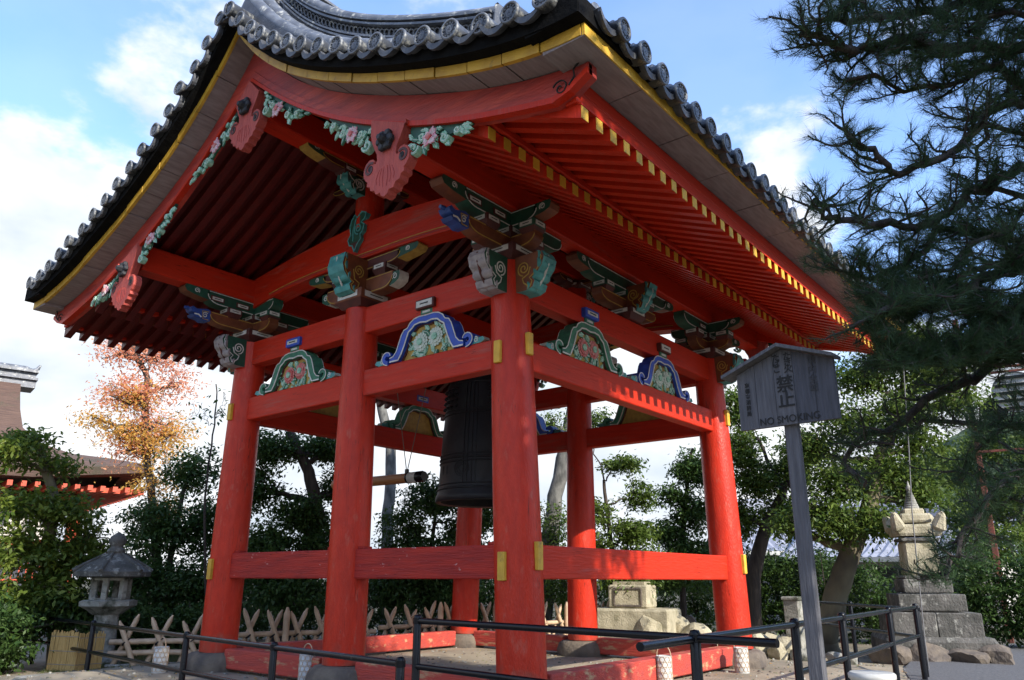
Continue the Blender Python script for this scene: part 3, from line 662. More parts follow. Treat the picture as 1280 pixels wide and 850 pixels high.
def middle_bracket(sy):
    y, z = sy*CY(HC), HC
    e = bpy.data.objects.new('bracket', None); COL.objects.link(e); e.parent = tower; e.location = (0, y, z); e.empty_display_size = .1
    ay = pi/2 if sy > 0 else -pi/2
    mb = MB(); bearing(mb, (0, 0, 0), .58, .24, 'brown', True); mb.build('bearing_block', e)
    mb = MB(); mb.M = Rz(ay); nose(mb, 'brown', 'turquoise', 'gold', h=.56, w=.34, z0=.17, u0=.08); mb.build('carved_nose', e)
    mb = MB(); mb.M = Matrix.Translation((0, 0, .20)); arm(mb, .72, .72, .24, .20, 'brown', 'gold')
    for s in (-1, 1): scroll_end(mb, s*.66, .02, .2, .2, .18, 'green_dark', 'white', s)
    mb.build('bracket_arm', e)
    for s in (-1, 1): mb = MB(); bearing(mb, (s*.46, 0, .44), .27, .17, 'maroon'); mb.build('bearing_block', e)
    mb = MB(); mb.M = Matrix.Translation((0, 0, .58)); arm(mb, .85, .85, .17, .19, 'maroon', 'gold')
    for s in (-1, 1): scroll_end(mb, s*.80, .03, .42, .15, .19, 'green_dark', 'gold', s)
    mb.build('bracket_arm', e)
for sy in (-1, 1): middle_bracket(sy)
# middle of the long sides: bracket set between head beam and purlin
for sx in (1, -1):
    for y in (-.62, .62)[:1] if False else (0.0,):
        e = bpy.data.objects.new('bracket', None); COL.objects.link(e); e.parent = tower; e.location = (sx*CX(HC), y, HC); e.empty_display_size = .1
        mb = MB(); bearing(mb, (0, 0, 0), .46, .17, 'maroon'); mb.build('bearing_block', e)
        mb = MB(); mb.M = Matrix.Translation((0, 0, .15)) @ Rz(pi/2); arm(mb, .8, .8, .18, .17, 'brown', 'gold'); mb.build('bracket_arm', e)
        mb = MB(); mb.M = Rz(0 if sx > 0 else pi); nose(mb, 'brown', 'turquoise', 'gold', h=.40, w=.22, z0=.12, u0=.04); mb.build('carved_nose', e)
        for u in (-.6, -.0, .6): mb = MB(); bearing(mb, (0, u, .32), .25, .16, 'green_dark'); mb.build('bearing_block', e)
        mb = MB(); mb.M = Matrix.Translation((0, 0, .46)) @ Rz(pi/2); arm(mb, 1.15, 1.15, .21, .19, 'green_dark', 'white')
        for s in (-1, 1): scroll_end(mb, s*1.1, .04, .34, .17, .19, 'green_dark', 'brown', s)
        mb.build('purlin_arm', e)
# rainbow beams across each gable, with king post and carved boss
for sy in (-1, 1):
    xs_ = np.linspace(-2.78, 2.78, 41)
    def rt_(x): return 5.86+.25*(1-(abs(x)/2.78)**1.7)
    def rb_(x): return 5.33+.20*(1-(abs(x)/2.78)**3.2)
    y = sy*2.80; mb = MB()
    lo = [(x, rb_(x)) for x in xs_]; hi = [(x, rt_(x)) for x in xs_]
    mb.M = Matrix.Translation((0, y, 0)); mb.strip(lo, hi, -.15, .15, 'red_x')
    for s in (-1, 1):
        a, b = sorted((s*.15, s*.156)); q = [(x, rb_(x)+.045) for x in xs_ if abs(x) < 2.35]; mb.ribbon(q, .02, a, b, 'red_board')
        a, b = sorted((s*.15, s*.158)); q = [(x, rb_(x)+.075) for x in xs_ if abs(x) < 2.3]; mb.ribbon(q, .010, a, b, 'gold')
    mb.build('rainbow_beam', tower)
    mb = MB(); mb.tube([(0, y, 6.02), (0, y, 6.76)], .215, 'red_column', 24); mb.build('king_post', tower)
    e = bpy.data.objects.new('ridge_bracket', None); COL.objects.link(e); e.parent = tower; e.location = (0, y, 6.75); e.empty_display_size = .1
    mb = MB(); bearing(mb, (0, 0, -.02), .48, .12, 'maroon'); mb.build('bearing_block', e)
    mb = MB(); mb.M = Rz(pi/2 if sy > 0 else -pi/2); mb.M = mb.M @ Matrix.Translation((0, 0, .05)); arm(mb, .7, 1.0, .13, .2, 'maroon', 'gold'); scroll_end(mb, .95, .03, .34, .17, .2, 'green_dark', 'gold')
    mb.build('bracket_arm', e)
    mb = MB(); mb.M = Rz(pi/2 if sy > 0 else -pi/2); nose(mb, 'green_dark', 'turquoise', 'white', h=.24, w=.2, z0=-.22, u0=.14); mb.build('carved_nose', e)
    mb = MB(); mb.M = Matrix.Translation((0, 0, .06)); arm(mb, .8, .8, .12, .18, 'maroon', 'gold'); mb.build('bracket_arm', e)
    for u in (.5, -.4): mb = MB(); bearing(mb, Rz(pi/2 if sy > 0 else -pi/2) @ Vector((u, 0, .0)), .24, .13, 'maroon'); mb.build('bearing_block', e)
    # carved leaf boss on the beam
    mb = MB(); mb.M = Matrix.Translation((-.04, y+sy*.16, 5.93)) @ (Matrix.Identity(4) if sy < 0 else Rz(pi))
    P = [(0, -.28), (.06, -.17), (.13, -.10), (.11, -.02), (.17, .02), (.19, .12), (.12, .17), (.20, .22), (.22, .30), (.12, .34), (.02, .27), (-.03, .33), (-.10, .26), (-.13, .14), (-.10, .02), (-.16, -.06), (-.12, -.15), (-.05, -.17)]
    mb.prism(P, -.05, .04, 'green_dark', 'turquoise'); mb.ribbon(P+[P[0]], .022, -.058, -.05, 'turquoise'); mb.ribbon(spiral(.06, .08, .015, .09, 60, 1.6), .022, -.06, -.05, 'turquoise'); mb.ribbon([(.0, .25), (-.05, .08), (-.04, -.1)], .02, -.06, -.05, 'turquoise')
    mb.prism([(0, -.29), (.05, -.19), (.10, -.13), (-.09, -.13), (-.06, -.18)], -.056, -.05, 'maroon')
    mb.build('leaf_boss', tower)

# ---- frog-leg struts between middle beam and head beam
def chrysanth(mb, cx, cz, r, y, petal, core):
    n = 16
    for ring, (rr, pw, yy) in enumerate(((r, .2, y), (r*.72, .22, y-.012))):
        for k in range(n):
            a = 2*pi*(k+.5*ring)/n; ca, sa = cos(a), sin(a); w = rr*pw
            P = [(rr*.25, -w*.35), (rr*.75, -w), (rr, -w*.45), (rr*1.02, 0), (rr, w*.45), (rr*.75, w), (rr*.25, w*.35)]
            mb.prism([(cx+u*ca-v*sa, cz+u*sa+v*ca) for u, v in P], yy-.014+.003*(k % 2), yy, petal)
    mb.prism(arc(cx, cz, r*.36, 0, 330, 11), y-.042, y, core)
def leaf2(mb, cx, cz, L_, w, ang, y, mt, th=.02):
    ca, sa = cos(ang), sin(ang); P = [(0, -w*.2), (L_*.2, -w*.75), (L_*.35, -w*.6), (L_*.5, -w), (L_*.7, -w*.6), (L_, 0), (L_*.7, w*.6), (L_*.5, w), (L_*.35, w*.6), (L_*.2, w*.75), (0, w*.2)]
    mb.prism([(cx+u*ca-v*sa, cz+u*sa+v*ca) for u, v in P], y-th, y, mt)
    mb.ribbon([(cx, cz), (cx+L_*.85*ca, cz+L_*.85*sa)], w*.18, y-th-.004, y-th, 'petal_white')
def kaerumata(colour, petal, core, block, blockp):
    rr = random.Random(len(colour)*7+len(petal))
    e = bpy.data.objects.new('frog_leg_strut', None); COL.objects.link(e); e.parent = tower; e.empty_display_size = .1
    out = [(0, .555), (.12, .56), (.20, .545), (.27, .50), (.31, .44), (.37, .42), (.41, .36), (.45, .25), (.49, .14), (.54, .085), (.60, .07)]
    inn = [(0, .44), (.10, .455), (.19, .44), (.23, .40), (.29, .36), (.32, .28), (.36, .17), (.40, .08), (.45, .0), (.52, .0), (.60, .0)]
    mb = MB()
    for s in (-1, 1):
        o = [(s*x*1.12, z) for x, z in out]; i_ = [(s*x*1.12, z) for x, z in inn]
        lo, hi = (i_, o) if s > 0 else (i_[::-1], o[::-1])
        mb.strip(lo, hi, -.10, .10, colour)
        curl = [(s*x*1.12, z) for x, z in spiral(.645, .085, .085, .035, -95, .72, 14)]
        mb.ribbon(curl, .062, -.10, .10, colour)
    mb.build('frame', e)
    mb = MB()
    for s in (-1, 1):
        for pts, w, dz in ((out, .014, -.008), (inn, .020, .012)):
            q = [(s*x*1.12, z+dz) for x, z in pts]; mb.ribbon(q if s > 0 else q[::-1], w, -.106, -.10, 'white'); mb.ribbon(q if s > 0 else q[::-1], w, .10, .106, 'white')
        q = [(s*(x+ .0)*1.12, z) for x, z in spiral(.645, .085, .112, .055, -95, .72, 14)]; mb.ribbon(q, .012, -.106, -.10, 'white')
        mb.prism([(s*.76, .0), (s*.80, .07), (s*.86, .10), (s*.90, .07), (s*.97, .075), (s*1.0, .03), (s*.93, .0)], -.07, .05, 'turquoise', 'petal_white')
        mb.ribbon(spiral(s*.86, .05, .01, .04, 0, 1.3, 10), .012, -.076, -.07, 'white')
    mb.build('painted_outline', e)
    mb = MB()
    inb = [(x*1.12, z) for x, z in inn[:9]]; poly = [(-x, z) for x, z in inb[::-1]]+inb[1:]
    lo = [(x, 0.001) for x, z in poly]; mb.strip(lo, [(x, max(z, .004)) for x, z in poly], -.03, .03, 'gold')
    dk = [(x*.96, z*.97) for x, z in poly]; mb.ribbon([(x, z+.004) for x, z in dk], .03, -.05, -.03, 'maroon'); mb.ribbon([(x, z+.004) for x, z in dk], .03, .03, .05, 'maroon')
    mb.build('panel', e)
    for f in (-1,):
        mb = MB(); chrysanth(mb, -.125, .205, .13, -.052, petal, core); chrysanth(mb, .14, .235, .13, -.046, petal, core); mb.build('flower', e)
        mb = MB()
        for k in range(64):
            a = rr.uniform(0, 2*pi); cx = rr.uniform(-.44, .44); cz = rr.uniform(.02, .38)
            if abs(cx) > .46-.38*cz: continue
            leaf2(mb, cx, cz, rr.uniform(.09, .14), rr.uniform(.026, .04), a, -.03, rr.choice(['jade', 'green', 'jade']), rr.uniform(.012, .03))
        mb.build('foliage_carving', e)
    mb = MB(); mb.box((0, 0, .60), (.22, .20, .07), 'green', .006, 1.0)
    for s in (-1, 1): mb.box((0, s*.102, .60), (.14, .005, .03), 'white')
    mb.box((0, 0, .70), (.34, .30, .13), block, .010)
    for s in (-1, 1): mb.box((0, s*.152, .70), (.25 if block == 'blue' else .29, .005, .055 if block == 'blue' else .09), blockp); mb.box((0, s*.156, .70), (.15, .004, .016), 'ink')
    mb.build('bearing_block', e)
    return e
kz = 3.822
kb_ = kaerumata('blue', 'petal_white', 'jade', 'maroon', 'white'); kg_ = kaerumata('green', 'petal_red', 'jade', 'blue', 'white')
yk = CY(4.1)+.02; xk = CX(4.1)+.02
kb_.location = (1.44, -yk, kz); kg_.location = (-1.42, -yk, kz)
for src, x, y, rz in ((kg_, xk, -1.22, pi/2), (kb_, xk, .90, pi/2), (kb_, -xk, -1.1, -pi/2), (kg_, -xk, 1.1, -pi/2), (kg_, 1.42, yk, pi), (kb_, -1.42, yk, pi)):
    c = copy_tree(src, tower); c.location = (x, y, kz); c.rotation_euler = (0, 0, rz)

# ---- gable pendants with black bosses and carved fins
def pendant(sy, x0, z0, tilt_l, tilt_r, big):
    e = bpy.data.objects.new('gable_pendant', None); COL.objects.link(e); e.parent = tower; e.location = (x0, sy*4.955, z0); e.rotation_euler = (0, 0, 0 if sy < 0 else pi); e.empty_display_size = .1
    k = 1.0
    half = [(x*.80, z*.86) for x, z in [(.33, .0), (.31, -.12), (.25, -.24), (.19, -.34), (.175, -.43), (.205, -.47), (.235, -.455), (.225, -.42), (.26, -.385), (.33, -.375), (.40, -.42), (.435, -.50), (.43, -.585), (.385, -.65), (.345, -.68), (.355, -.735), (.295, -.755), (.275, -.815), (.20, -.83), (.165, -.895), (.085, -.895), (.06, -.945), (0, -.97)]]
    P = [(x, z) for x, z in half]; poly = P+[(-x, z) for x, z in P[::-1]][1:]
    poly = [(.275, tilt_r), (.27, -.02)]+half[1:]+[(-x, z) for x, z in half[1:-1]][::-1]+[(-.27, -.02), (-.275, tilt_l)]
    if big: poly = poly+[(0, .22)]
    mb = MB(); mb.prism(poly, -.06, .06, 'pink')
    body = mb.build('pendant_board', e)
    mb = MB()
    for s in (-1, 1):
        mb.ribbon([(s*x, z) for x, z in spiral(.25, -.443, .028, .08, 150, .95)], .028, -.067, -.06, 'maroon')
        mb.prism([(s*x, z) for x, z in arc(.24, -.434, .036, 0, 330, 10)], -.066, -.06, 'ink')
        for q in range(3): mb.ribbon([(s*x, z) for x, z in ((.025+.035*q, -.48-.01*q), (.04+.05*q, -.60), (.025+.05*q, -.72+.03*q))], .006, -.064, -.06, 'red_board')
    mb.build('carved_line', e)
    mb = MB(); mb.M = Matrix.Translation((0, -.06, -.19)) @ Matrix.Rotation(pi/2, 4, 'X'); mb.lathe([(.115, 0), (.115, .045), (.06, .055), (.05, .10), (.03, .13)], 'iron', 6, smooth=False)
    for q in range(6): mb.box((.085*cos(q*pi/3), .085*sin(q*pi/3), .03), (.075, .075, .06), 'iron', .015)
    mb.build('boss', e)
def fin(sy, x0, f, s, L_, seed):
    """carved floral fin below the bargeboard starting at x0 and running along direction s"""
    rr = random.Random(seed); e = bpy.data.objects.new('floral_fin', None); COL.objects.link(e); e.parent = tower; e.location = (x0, sy*4.93, f(x0)); e.rotation_euler = (0, 0, 0 if sy < 0 else pi); e.empty_display_size = .1
    t = 1 if sy < 0 else -1
    dz = lambda u: f(x0+u*t)-f(x0)
    mb = MB(); U = np.linspace(0, L_, 9)
    hh = [.30, .27, .30, .24, .22, .25, .17, .12, .04]
    lo = [(s*u, dz(s*u)-h*.5) for u, h in zip(U, hh)]; hi = [(s*u, dz(s*u)+.04) for u in U]
    if s < 0: lo, hi = lo[::-1], hi[::-1]
    mb.strip(lo, hi, -.012, .03, 'green_dark')
    for k in range(30):
        u = L_*rr.random()**1.1; h = np.interp(u, U, hh); z = dz(s*u)-rr.uniform(.02, max(.03, h*.8))
        leaf2(mb, s*u, z-.02, rr.uniform(.08, .13), rr.uniform(.022, .038), (0 if s > 0 else pi)-s*rr.uniform(.1, 1.3), -.014-.001*k/3, rr.choice(['jade', 'jade', 'green']), rr.uniform(.012, .03))
    for u, z, r in ((.09, -.33, .075), (L_*.62, -.22, .055), (L_*.25, -.20, .05), (L_*.82, -.15, .035)):
        mb.ribbon([(s*(u+a), dz(s*u)+z+b) for a, b in spiral(0, .06, .012, r, -90, 1.25, 14)], .032, -.055, .02, 'jade'); mb.ribbon([(s*(u+a), dz(s*u)+z+b) for a, b in spiral(0, .06, .012, r, -90, 1.25, 14)], .010, -.06, -.055, 'petal_white')
    mb.build('leaf_carving', e)
    mb = MB(); cx, cz = s*L_*.40, dz(s*L_*.40)-.16
    for k in range(9):
        a = 2*pi*k/9+rr.uniform(-.2, .2); leaf2(mb, cx+.02*cos(a), cz+.02*sin(a), rr.uniform(.07, .11), .035, a, -.055-.002*k, 'petal_pink', .014)
    mb.prism(arc(cx, cz, .035, 0, 330, 9), -.10, -.06, 'petal_red'); mb.build('flower', e)
sb = lambda x: (bbz(x+.01)-bbz(x-.01))/.02
for sy in (-1, 1):
    t = 1 if sy < 0 else -1
    pendant(sy, 0, 7.24, -.06, -.06, True)
    for s in (-1, 1):
        x0 = s*2.87; a = sb(x0)*.3*t
        pendant(sy, x0, bbz(x0)-.02, -a+.05, a+.05, False)
        fin(sy, x0+s*.28, bbz, s*t, .85, 3+s); fin(sy, x0-s*.28, bbz, -s*t, .85, 9+s)
        fin(sy, s*.33, bbz, s*t, .95, 15+s)

# ---------------------------------------------------------------- bell and striker
bell = thing('temple_bell', 'large dark bronze temple bell hanging inside the vermilion tower', 'bell', (0, 0, 2.2))
mb = MB(); mb.lathe([(.74, .02), (.80, 0), (.825, .02), (.815, .10), (.79, .15), (.785, .20), (.775, .24), (.76, .5), (.745, .78), (.725, 1.1), (.70, 1.4), (.675, 1.7), (.655, 1.9), (.62, 2.05), (.52, 2.17), (.36, 2.24), (.1, 2.27)], 'bronze', 56, capb=False)
mb.lathe([(.74, .02), (.70, .6), (.62, 1.6), (.5, 2.1), (.05, 2.2)], 'bronze', 40, capb=False); mb.build('bell_body', bell)
mb = MB()
def brad(z): return float(np.interp(z, [.0, .15, .24, .5, .78, 1.1, 1.4, 1.7, 1.9, 2.05], [.82, .79, .775, .76, .745, .725, .70, .675, .655, .62]))
for z, w in ((.20, .018), (.27, .012), (.62, .014), (.68, .018), (.74, .014), (1.40, .014), (1.46, .012), (1.92, .016)):
    r = brad(z); mb.tube([((r+.004)*cos(2*pi*k/48), (r+.004)*sin(2*pi*k/48), z) for k in range(49)], w, 'bronze', 6, False)
for k in range(4):
    for d in (-.14, -.05, .05, .14):
        a = 2*pi*k/4+.35+d; mb.tube([((brad(z)+.003)*cos(a), (brad(z)+.003)*sin(a), z) for z in np.linspace(.27, 1.92, 9)], .011, 'bronze', 5)
for k in range(4):
    for i in range(5):
        for j in range(4):
            a = 2*pi*k/4+.35+pi/4+(i-2)*.17; z = 1.53+j*.095; r = brad(z)
            mb.tube([(r*cos(a), r*sin(a), z), ((r+.045)*cos(a), (r+.045)*sin(a), z)], [.03, .014], 'bronze', 7)
mb.build('relief', bell)
mb = MB(); mb.tube([(0, .16*cos(t), 2.2+.34*sin(t)) for t in np.linspace(0, pi, 12)], .07, 'bronze', 8)
for s in (-1, 1): mb.tube([(0, s*.16, 2.22), (.0, s*.25, 2.36), (0, s*.2, 2.46)], [.09, .08, .04], 'bronze', 8)
mb.build('dragon_loop', bell)
mb = MB(); a, r = -1.9, .76
for dx in (-.06, .06): mb.tube([((r+.004)*cos(a+dx/r), (r+.004)*sin(a+dx/r), .42), ((r+.004)*cos(a+dx/r), (r+.004)*sin(a+dx/r), .56)], .006, 'bronze', 5)
for rr_ in (.05, .09, .13): mb.tube([((r+.006)*cos(a+.5+rr_*cos(t)/r), (r+.006)*sin(a+.5+rr_*cos(t)/r), .5+rr_*sin(t)) for t in np.linspace(0, 2*pi, 17)], .006, 'bronze', 5)
mb.build('cast_emblem', bell)
st = thing('bell_striker', 'hanging wooden log that strikes the big bell', 'striker', (-2.6, 0, 2.76))
mb = MB(); mb.tube([(1.10, 0, 0), (.6, 0, 0), (-1.3, 0, .02)], [.085, .09, .092], 'log', 16); mb.build('log', st)
mb = MB(); mb.tube([(.80, 0, 0), (1.0, 0, 0)], .098, 'paint_white', 18); mb.build('white_collar', st)
mb = MB(); mb.tube([(1.0, 0, 0), (1.12, 0, 0), (1.17, 0, 0)], [.10, .102, .085], 'black', 18); mb.build('iron_cap', st); mb = MB(); mb.tube([(.76, 0, 0), (.80, 0, 0)], .102, 'black', 18); mb.build('iron_cap', st)
for u in (.72, -.9):
    for s in (-1, 1):
        mb = MB(); mb.tube([(u, 0, .09), (u+.02, s*.45, 2.0)], .008, 'rope', 6); mb.build('rope', st)
    mb = MB(); mb.box((u, 0, .12), (.06, .05, .08), 'black'); mb.build('eyelet', st)

# brackets, struts, pendants and fins: the first mesh of each becomes the part that carries the rest
for e in [c for c in tower.children if c.type == 'EMPTY']:
    ch = list(e.children); first = ch[0]; nm = e.name.split('.')[0]
    first.parent = tower; first.location = e.location; first.rotation_euler = e.rotation_euler; first.name = nm
    for c in ch[1:]: c.parent = first
    bpy.data.objects.remove(e)

# ---------------------------------------------------------------- iron fences
def fence(name, label, pts, zt, hs, group=None, ext0=0, ext1=0, drop=.40, rr=.028):
    """posts at pts, two round rails"""
    t = thing(name, label, 'fence', (pts[0][0], pts[0][1], gz(*pts[0])), group or 'black two-rail fences'); o = Vector(t.location)
    for (x, y) in pts:
        mb = MB(); x0, y0 = x-o.x, y-o.y; zb_ = -0.5-o.z; z1 = zt+.045-o.z
        mb.M = Matrix.Translation((x0, y0, 0)) @ Rz(math.atan2(pts[-1][1]-pts[0][1], pts[-1][0]-pts[0][0]))
        mb.lathe([(.038, zb_), (.038, z1-.012), (.030, z1+.006), (.0, z1+.012)], 'black', 14, capb=False, capt=False)
        mb.lathe([(.044, z1-.07), (.044, z1-.02)], 'black', 14); mb.build('post', t)
    a = Vector((*pts[0], 0)); b = Vector((*pts[-1], 0)); d = (b-a).normalized(); a = a-d*ext0-Vector((o.x, o.y, 0)); b = b+d*ext1-Vector((o.x, o.y, 0))
    for q, dz in enumerate((0, drop)):
        e0, e1 = (Vector((0, 0, 0)),)*2 if not q else (d*ext0, d*ext1)
        mb = MB(); mb.tube([tuple(a+e0+Vector((0, 0, zt-dz-o.z))), tuple(b-e1+Vector((0, 0, zt-dz-o.z)))], rr, 'black', 14); mb.build('rail', t)
    return t
P = lambda x, y, z: tuple(on(x, y, 'z', z)[:2])
la, lb_ = np.array(P(47, 771, .346)), np.array(P(518, 832, .346))
def along(px_):  # points of the left fence under pixel columns
    out = []
    for px in px_:
        best = min(np.linspace(-.02, 1.15, 400), key=lambda t: abs(proj_x(la+(lb_-la)*t, .3)-px)); out.append(tuple(la+(lb_-la)*best))
    return out
def proj_x(p, z):
    v = np.array([p[0], p[1], z])-CAM; return 640+FPX*(v@RT)/(v@FW)
fence('low_fence', 'black low two-rail fence running from the straw screen past the stone lantern', along([47, 116, 233, 343, 500]), .346, .8)
ra, rb2 = np.array(P(522, 776, .646)), np.array(P(872, 798, .646))
d_ = (rb2-ra)/np.linalg.norm(rb2-ra)
fence('front_fence', 'black two-rail fence crossing in front of the nearest red pillar', [tuple(ra), tuple(ra+(rb2-ra)*.5)][:1]+[tuple(rb2-d_*.02)], .646, 1.1, ext1=.60)
ca, cb = np.array(P(872, 797, .646)), np.array(P(1148, 758, .646))
def along2(px_):
    return [tuple(ca+(cb-ca)*min(np.linspace(0, 1.1, 400), key=lambda t: abs(proj_x(ca+(cb-ca)*t, .3)-px))) for px in px_]
fence('side_fence', 'black two-rail fence running back beside the wooden sign post', [p for p in along2([998, 1057, 1115, 1148])], .64, 1.1, ext0=3.05)
# returns behind it
e0 = along2([1148])[0]; 
fence('back_fence', 'black two-rail fence turning left behind the sign post at the far end', [(e0[0]-.05, e0[1]+.35), (e0[0]-1.6, e0[1]+2.3), (e0[0]-3.2, e0[1]+4.2)], .60, 1.1)

# ---------------------------------------------------------------- no-smoking board
sp = thing('notice_board', 'weathered grey wooden house-shaped notice board reading NO SMOKING on a tall post', 'sign', (6.80, -5.07, gz(6.8, -5.07)), rz=rad(-4.6))
g0 = sp.location.z
def zz(z): return z-g0
cw = .315
mb = MB(); mb.box((0, .035, (0+zz(2.10))/2), (.092, .055, zz(2.10)), 'oldwood', .008, .92); mb.build('post', sp)
mb = MB(); k = 5; zb0 = zz(1.935)
for i in range(k):
    x0 = -cw+2*cw*i/k+.0015; x1 = -cw+2*cw*(i+1)/k-.0015; f = lambda x: zz(2.415)-.118*abs(x)/cw
    lo = [(x0, zb0), (x1, zb0)] if not (x0 < 0 < x1) else [(x0, zb0), (0, zb0), (x1, zb0)]
    mb.strip(lo, [(x, f(x)) for x, z in lo], -.018+.001*(i % 2), .012, 'oldwood' if i < 3 else 'oldwood_dark')
mb.build('board', sp)
mb = MB()
for s in (-1, 1):
    X = [0, s*(cw+(.02 if s > 0 else .075))]; lo = [(x, zz(2.422)-.118*abs(x)/cw) for x in X]; hi = [(x, z+.022) for x, z in lo]
    if s < 0: lo, hi = lo[::-1], hi[::-1]
    mb.strip(lo, hi, -.085, .06, 'oldwood')
mb.build('little_roof', sp)
def text(body, size, x, z, mt, parent, y=-.0205, lsp=1.0, align='CENTER', sx=1.0, name='lettering', rz=0, ext=.0012, bold=.0):
    c = bpy.data.curves.new('t', 'FONT'); c.body = body; c.size = size; c.align_x = align; c.align_y = 'TOP'; c.space_line = lsp; c.extrude = ext; c.offset = bold
    o = bpy.data.objects.new('t', c); COL.objects.link(o); dg = bpy.context.evaluated_depsgraph_get(); dg.update()
    me = bpy.data.meshes.new_from_object(o.evaluated_get(dg)); bpy.data.objects.remove(o)
    me.transform(Matrix.Translation((x, y, z)) @ Matrix.Rotation(rz, 4, 'Y') @ Matrix.Rotation(pi/2, 4, 'X') @ Matrix.Diagonal((sx, 1, 1, 1)))
    me.materials.clear(); me.materials.append(MATS[mt]); r = bpy.data.objects.new(name, me); COL.objects.link(r); r.parent = parent; return r
text('NO SMOKING', .064, .012, zb0+.066, 'ink', sp, sx=.95)
text('禁\n止', .112, .005, zb0+.305, 'ink', sp, lsp=.88, bold=.0016)
text('た\nき\n火', .056, .036, zb0+.455, 'ink', sp, lsp=.72, bold=.0008)
text('た\nば\nこ', .052, -.038, zb0+.455, 'ink', sp, lsp=.74, bold=.0008)
text('京\n都\n市\n消\n防\n局', .033, -.245, zb0+.300, 'ink', sp, lsp=1.12, bold=.0008)
text('境\n内\n全\n域', .058, .185, zb0+.40, 'ink_faint', sp, lsp=.98)

# ---------------------------------------------------------------- stone lantern, straw screen, kerb
def hexprof(mb, prof, mt, n=6, c=(0, 0, 0)): mb.lathe(prof, mt, n, c, smooth=False)
lt = thing('stone_lantern', 'mossy grey stone lantern with a wide six-sided cap at the left', 'stone lantern', (-6.36, -2.89, gz(-6.36, -2.89)), rz=.3)
mb = MB(); mb.lathe([(.52, 0), (.50, .12), (.33, .2), (.30, .24)], 'stone', 6, smooth=False); mb.lathe([(.27, .2), (.25, .7), (.245, .75), (.27, .78), (.27, .84), (.245, .87), (.255, 1.06)], 'stone', 18); mb.build('pillar', lt)
mb = MB(); mb.lathe([(.30, 1.04), (.44, 1.14), (.60, 1.22), (.60, 1.32), (.52, 1.345)], 'stone', 6, smooth=False); mb.build('platform', lt)
mb = MB()
for k in range(6):
    a = 2*pi*k/6; mb.M = Rz(a); mb.box((.36, 0, 1.575), (.12, .12, .46), 'stone', .01)
    mb.M = Rz(a+pi/6); mb.box((.335, 0, 1.36), (.06, .30, .05), 'stone'); mb.box((.335, 0, 1.775), (.06, .30, .06), 'stone')
mb.M = Matrix.Identity(4); mb.build('fire_box', lt)
mb = MB(); mb.lathe([(.50, 1.80), (.80, 1.83), (.81, 1.93), (.62, 2.07), (.40, 2.19), (.22, 2.30), (.17, 2.34)], 'stone_dark', 6, smooth=False)
for k in range(6):
    a = 2*pi*k/6; mb.tube([(.2*cos(a), .2*sin(a), 2.31), (.42*cos(a), .42*sin(a), 2.185), (.63*cos(a), .63*sin(a), 2.07), (.82*cos(a), .82*sin(a), 1.94)], [.03, .035, .04, .05], 'stone_dark', 6)
mb.build('cap', lt)
mb = MB(); mb.lathe([(.17, 2.32), (.20, 2.36), (.17, 2.42), (.13, 2.44), (.13, 2.48), (.18, 2.53), (.19, 2.60), (.15, 2.68), (.07, 2.74), (.015, 2.78)], 'stone_dark', 20); mb.build('jewel', lt)
lt.scale = (.80, .80, .82)

ms = thing('straw_screen', 'golden straw matting folded round a plant at the far left of the fence', 'straw screen', (-5.55, -3.86, gz(-5.5, -3.9)), rz=rad(20))
def slatted(w, h, M_, rr):
    mb = MB(); mb.M = M_; n = int(w/.02)
    for i in range(n): mb.tube([(w*i/n, rr.uniform(-.006, .006), 0), (w*i/n+rr.uniform(-.01, .01), rr.uniform(-.006, .006), h+rr.uniform(-.03, .02))], .012, 'straw', 5)
    for z in (.1, h*.5, h-.08): mb.box((w/2, -.012, z), (w, .012, .012), 'rope')
    return mb
rr = random.Random(4)
slatted(.56, .60, Matrix.Translation((-.30, 0, 0)), rr).build('mat_panel', ms)
slatted(.42, .58, Matrix.Translation((.26, 0, 0)) @ Rz(rad(70)), rr).build('mat_panel', ms)
def curb(name, pts, w, z0, z1, mt='stone'):
    t = MB()
    for i in range(len(pts)-1):
        a, b = Vector((*pts[i], 0)), Vector((*pts[i+1], 0)); L_ = (b-a).length; n = max(1, int(L_/.6))
        for k in range(n):
            c = a+(b-a)*((k+.5)/n); t.M = Matrix.Translation((c.x, c.y, (z0+z1)/2+.004*i)) @ Rz(math.atan2(b.y-a.y, b.x-a.x)); t.box((0, 0, 0), (L_/n-.012, w, z1-z0), mt, .015)
    return prop(t.build(name), kind='structure')
curb('stone_kerb', [P(250, 835, -.33), P(150, 836, -.33), P(75, 842, -.33), P(28, 846, -.33), P(10, 860, -.33), P(40, 900, -.4), P(160, 960, -.4)], .17, -.50, -.33)
curb('stone_edging', [P(262, 826, -.36), P(130, 831, -.36)], .12, -.50, -.36)
# grass inside the kerb
def grass(name, poly_px, n, h, z, seed):
    rg = np.random.default_rng(seed); q = [np.array(P(x, y, z)) for x, y in poly_px]
    u, v = rg.random(n), rg.random(n); B = (1-u)[:, None]*((1-v)[:, None]*q[0]+v[:, None]*q[3])+u[:, None]*((1-v)[:, None]*q[1]+v[:, None]*q[2])
    B += rg.normal(0, .03, B.shape); a = rg.random(n)*2*pi; w = .006; hh = h*(.4+rg.random(n)); lean = rg.normal(0, .5, (n, 2))*hh[:, None]
    V = np.zeros((n, 3, 3)); V[:, 0, :2] = B-np.c_[np.cos(a), np.sin(a)]*w; V[:, 1, :2] = B+np.c_[np.cos(a), np.sin(a)]*w; V[:, 2, :2] = B+lean; V[:, :2, 2] = z; V[:, 2, 2] = z+hh
    prop(np_mesh(name, V.reshape(-1, 3), 3, rg.random(n), 'grass_leaf'), kind='stuff')
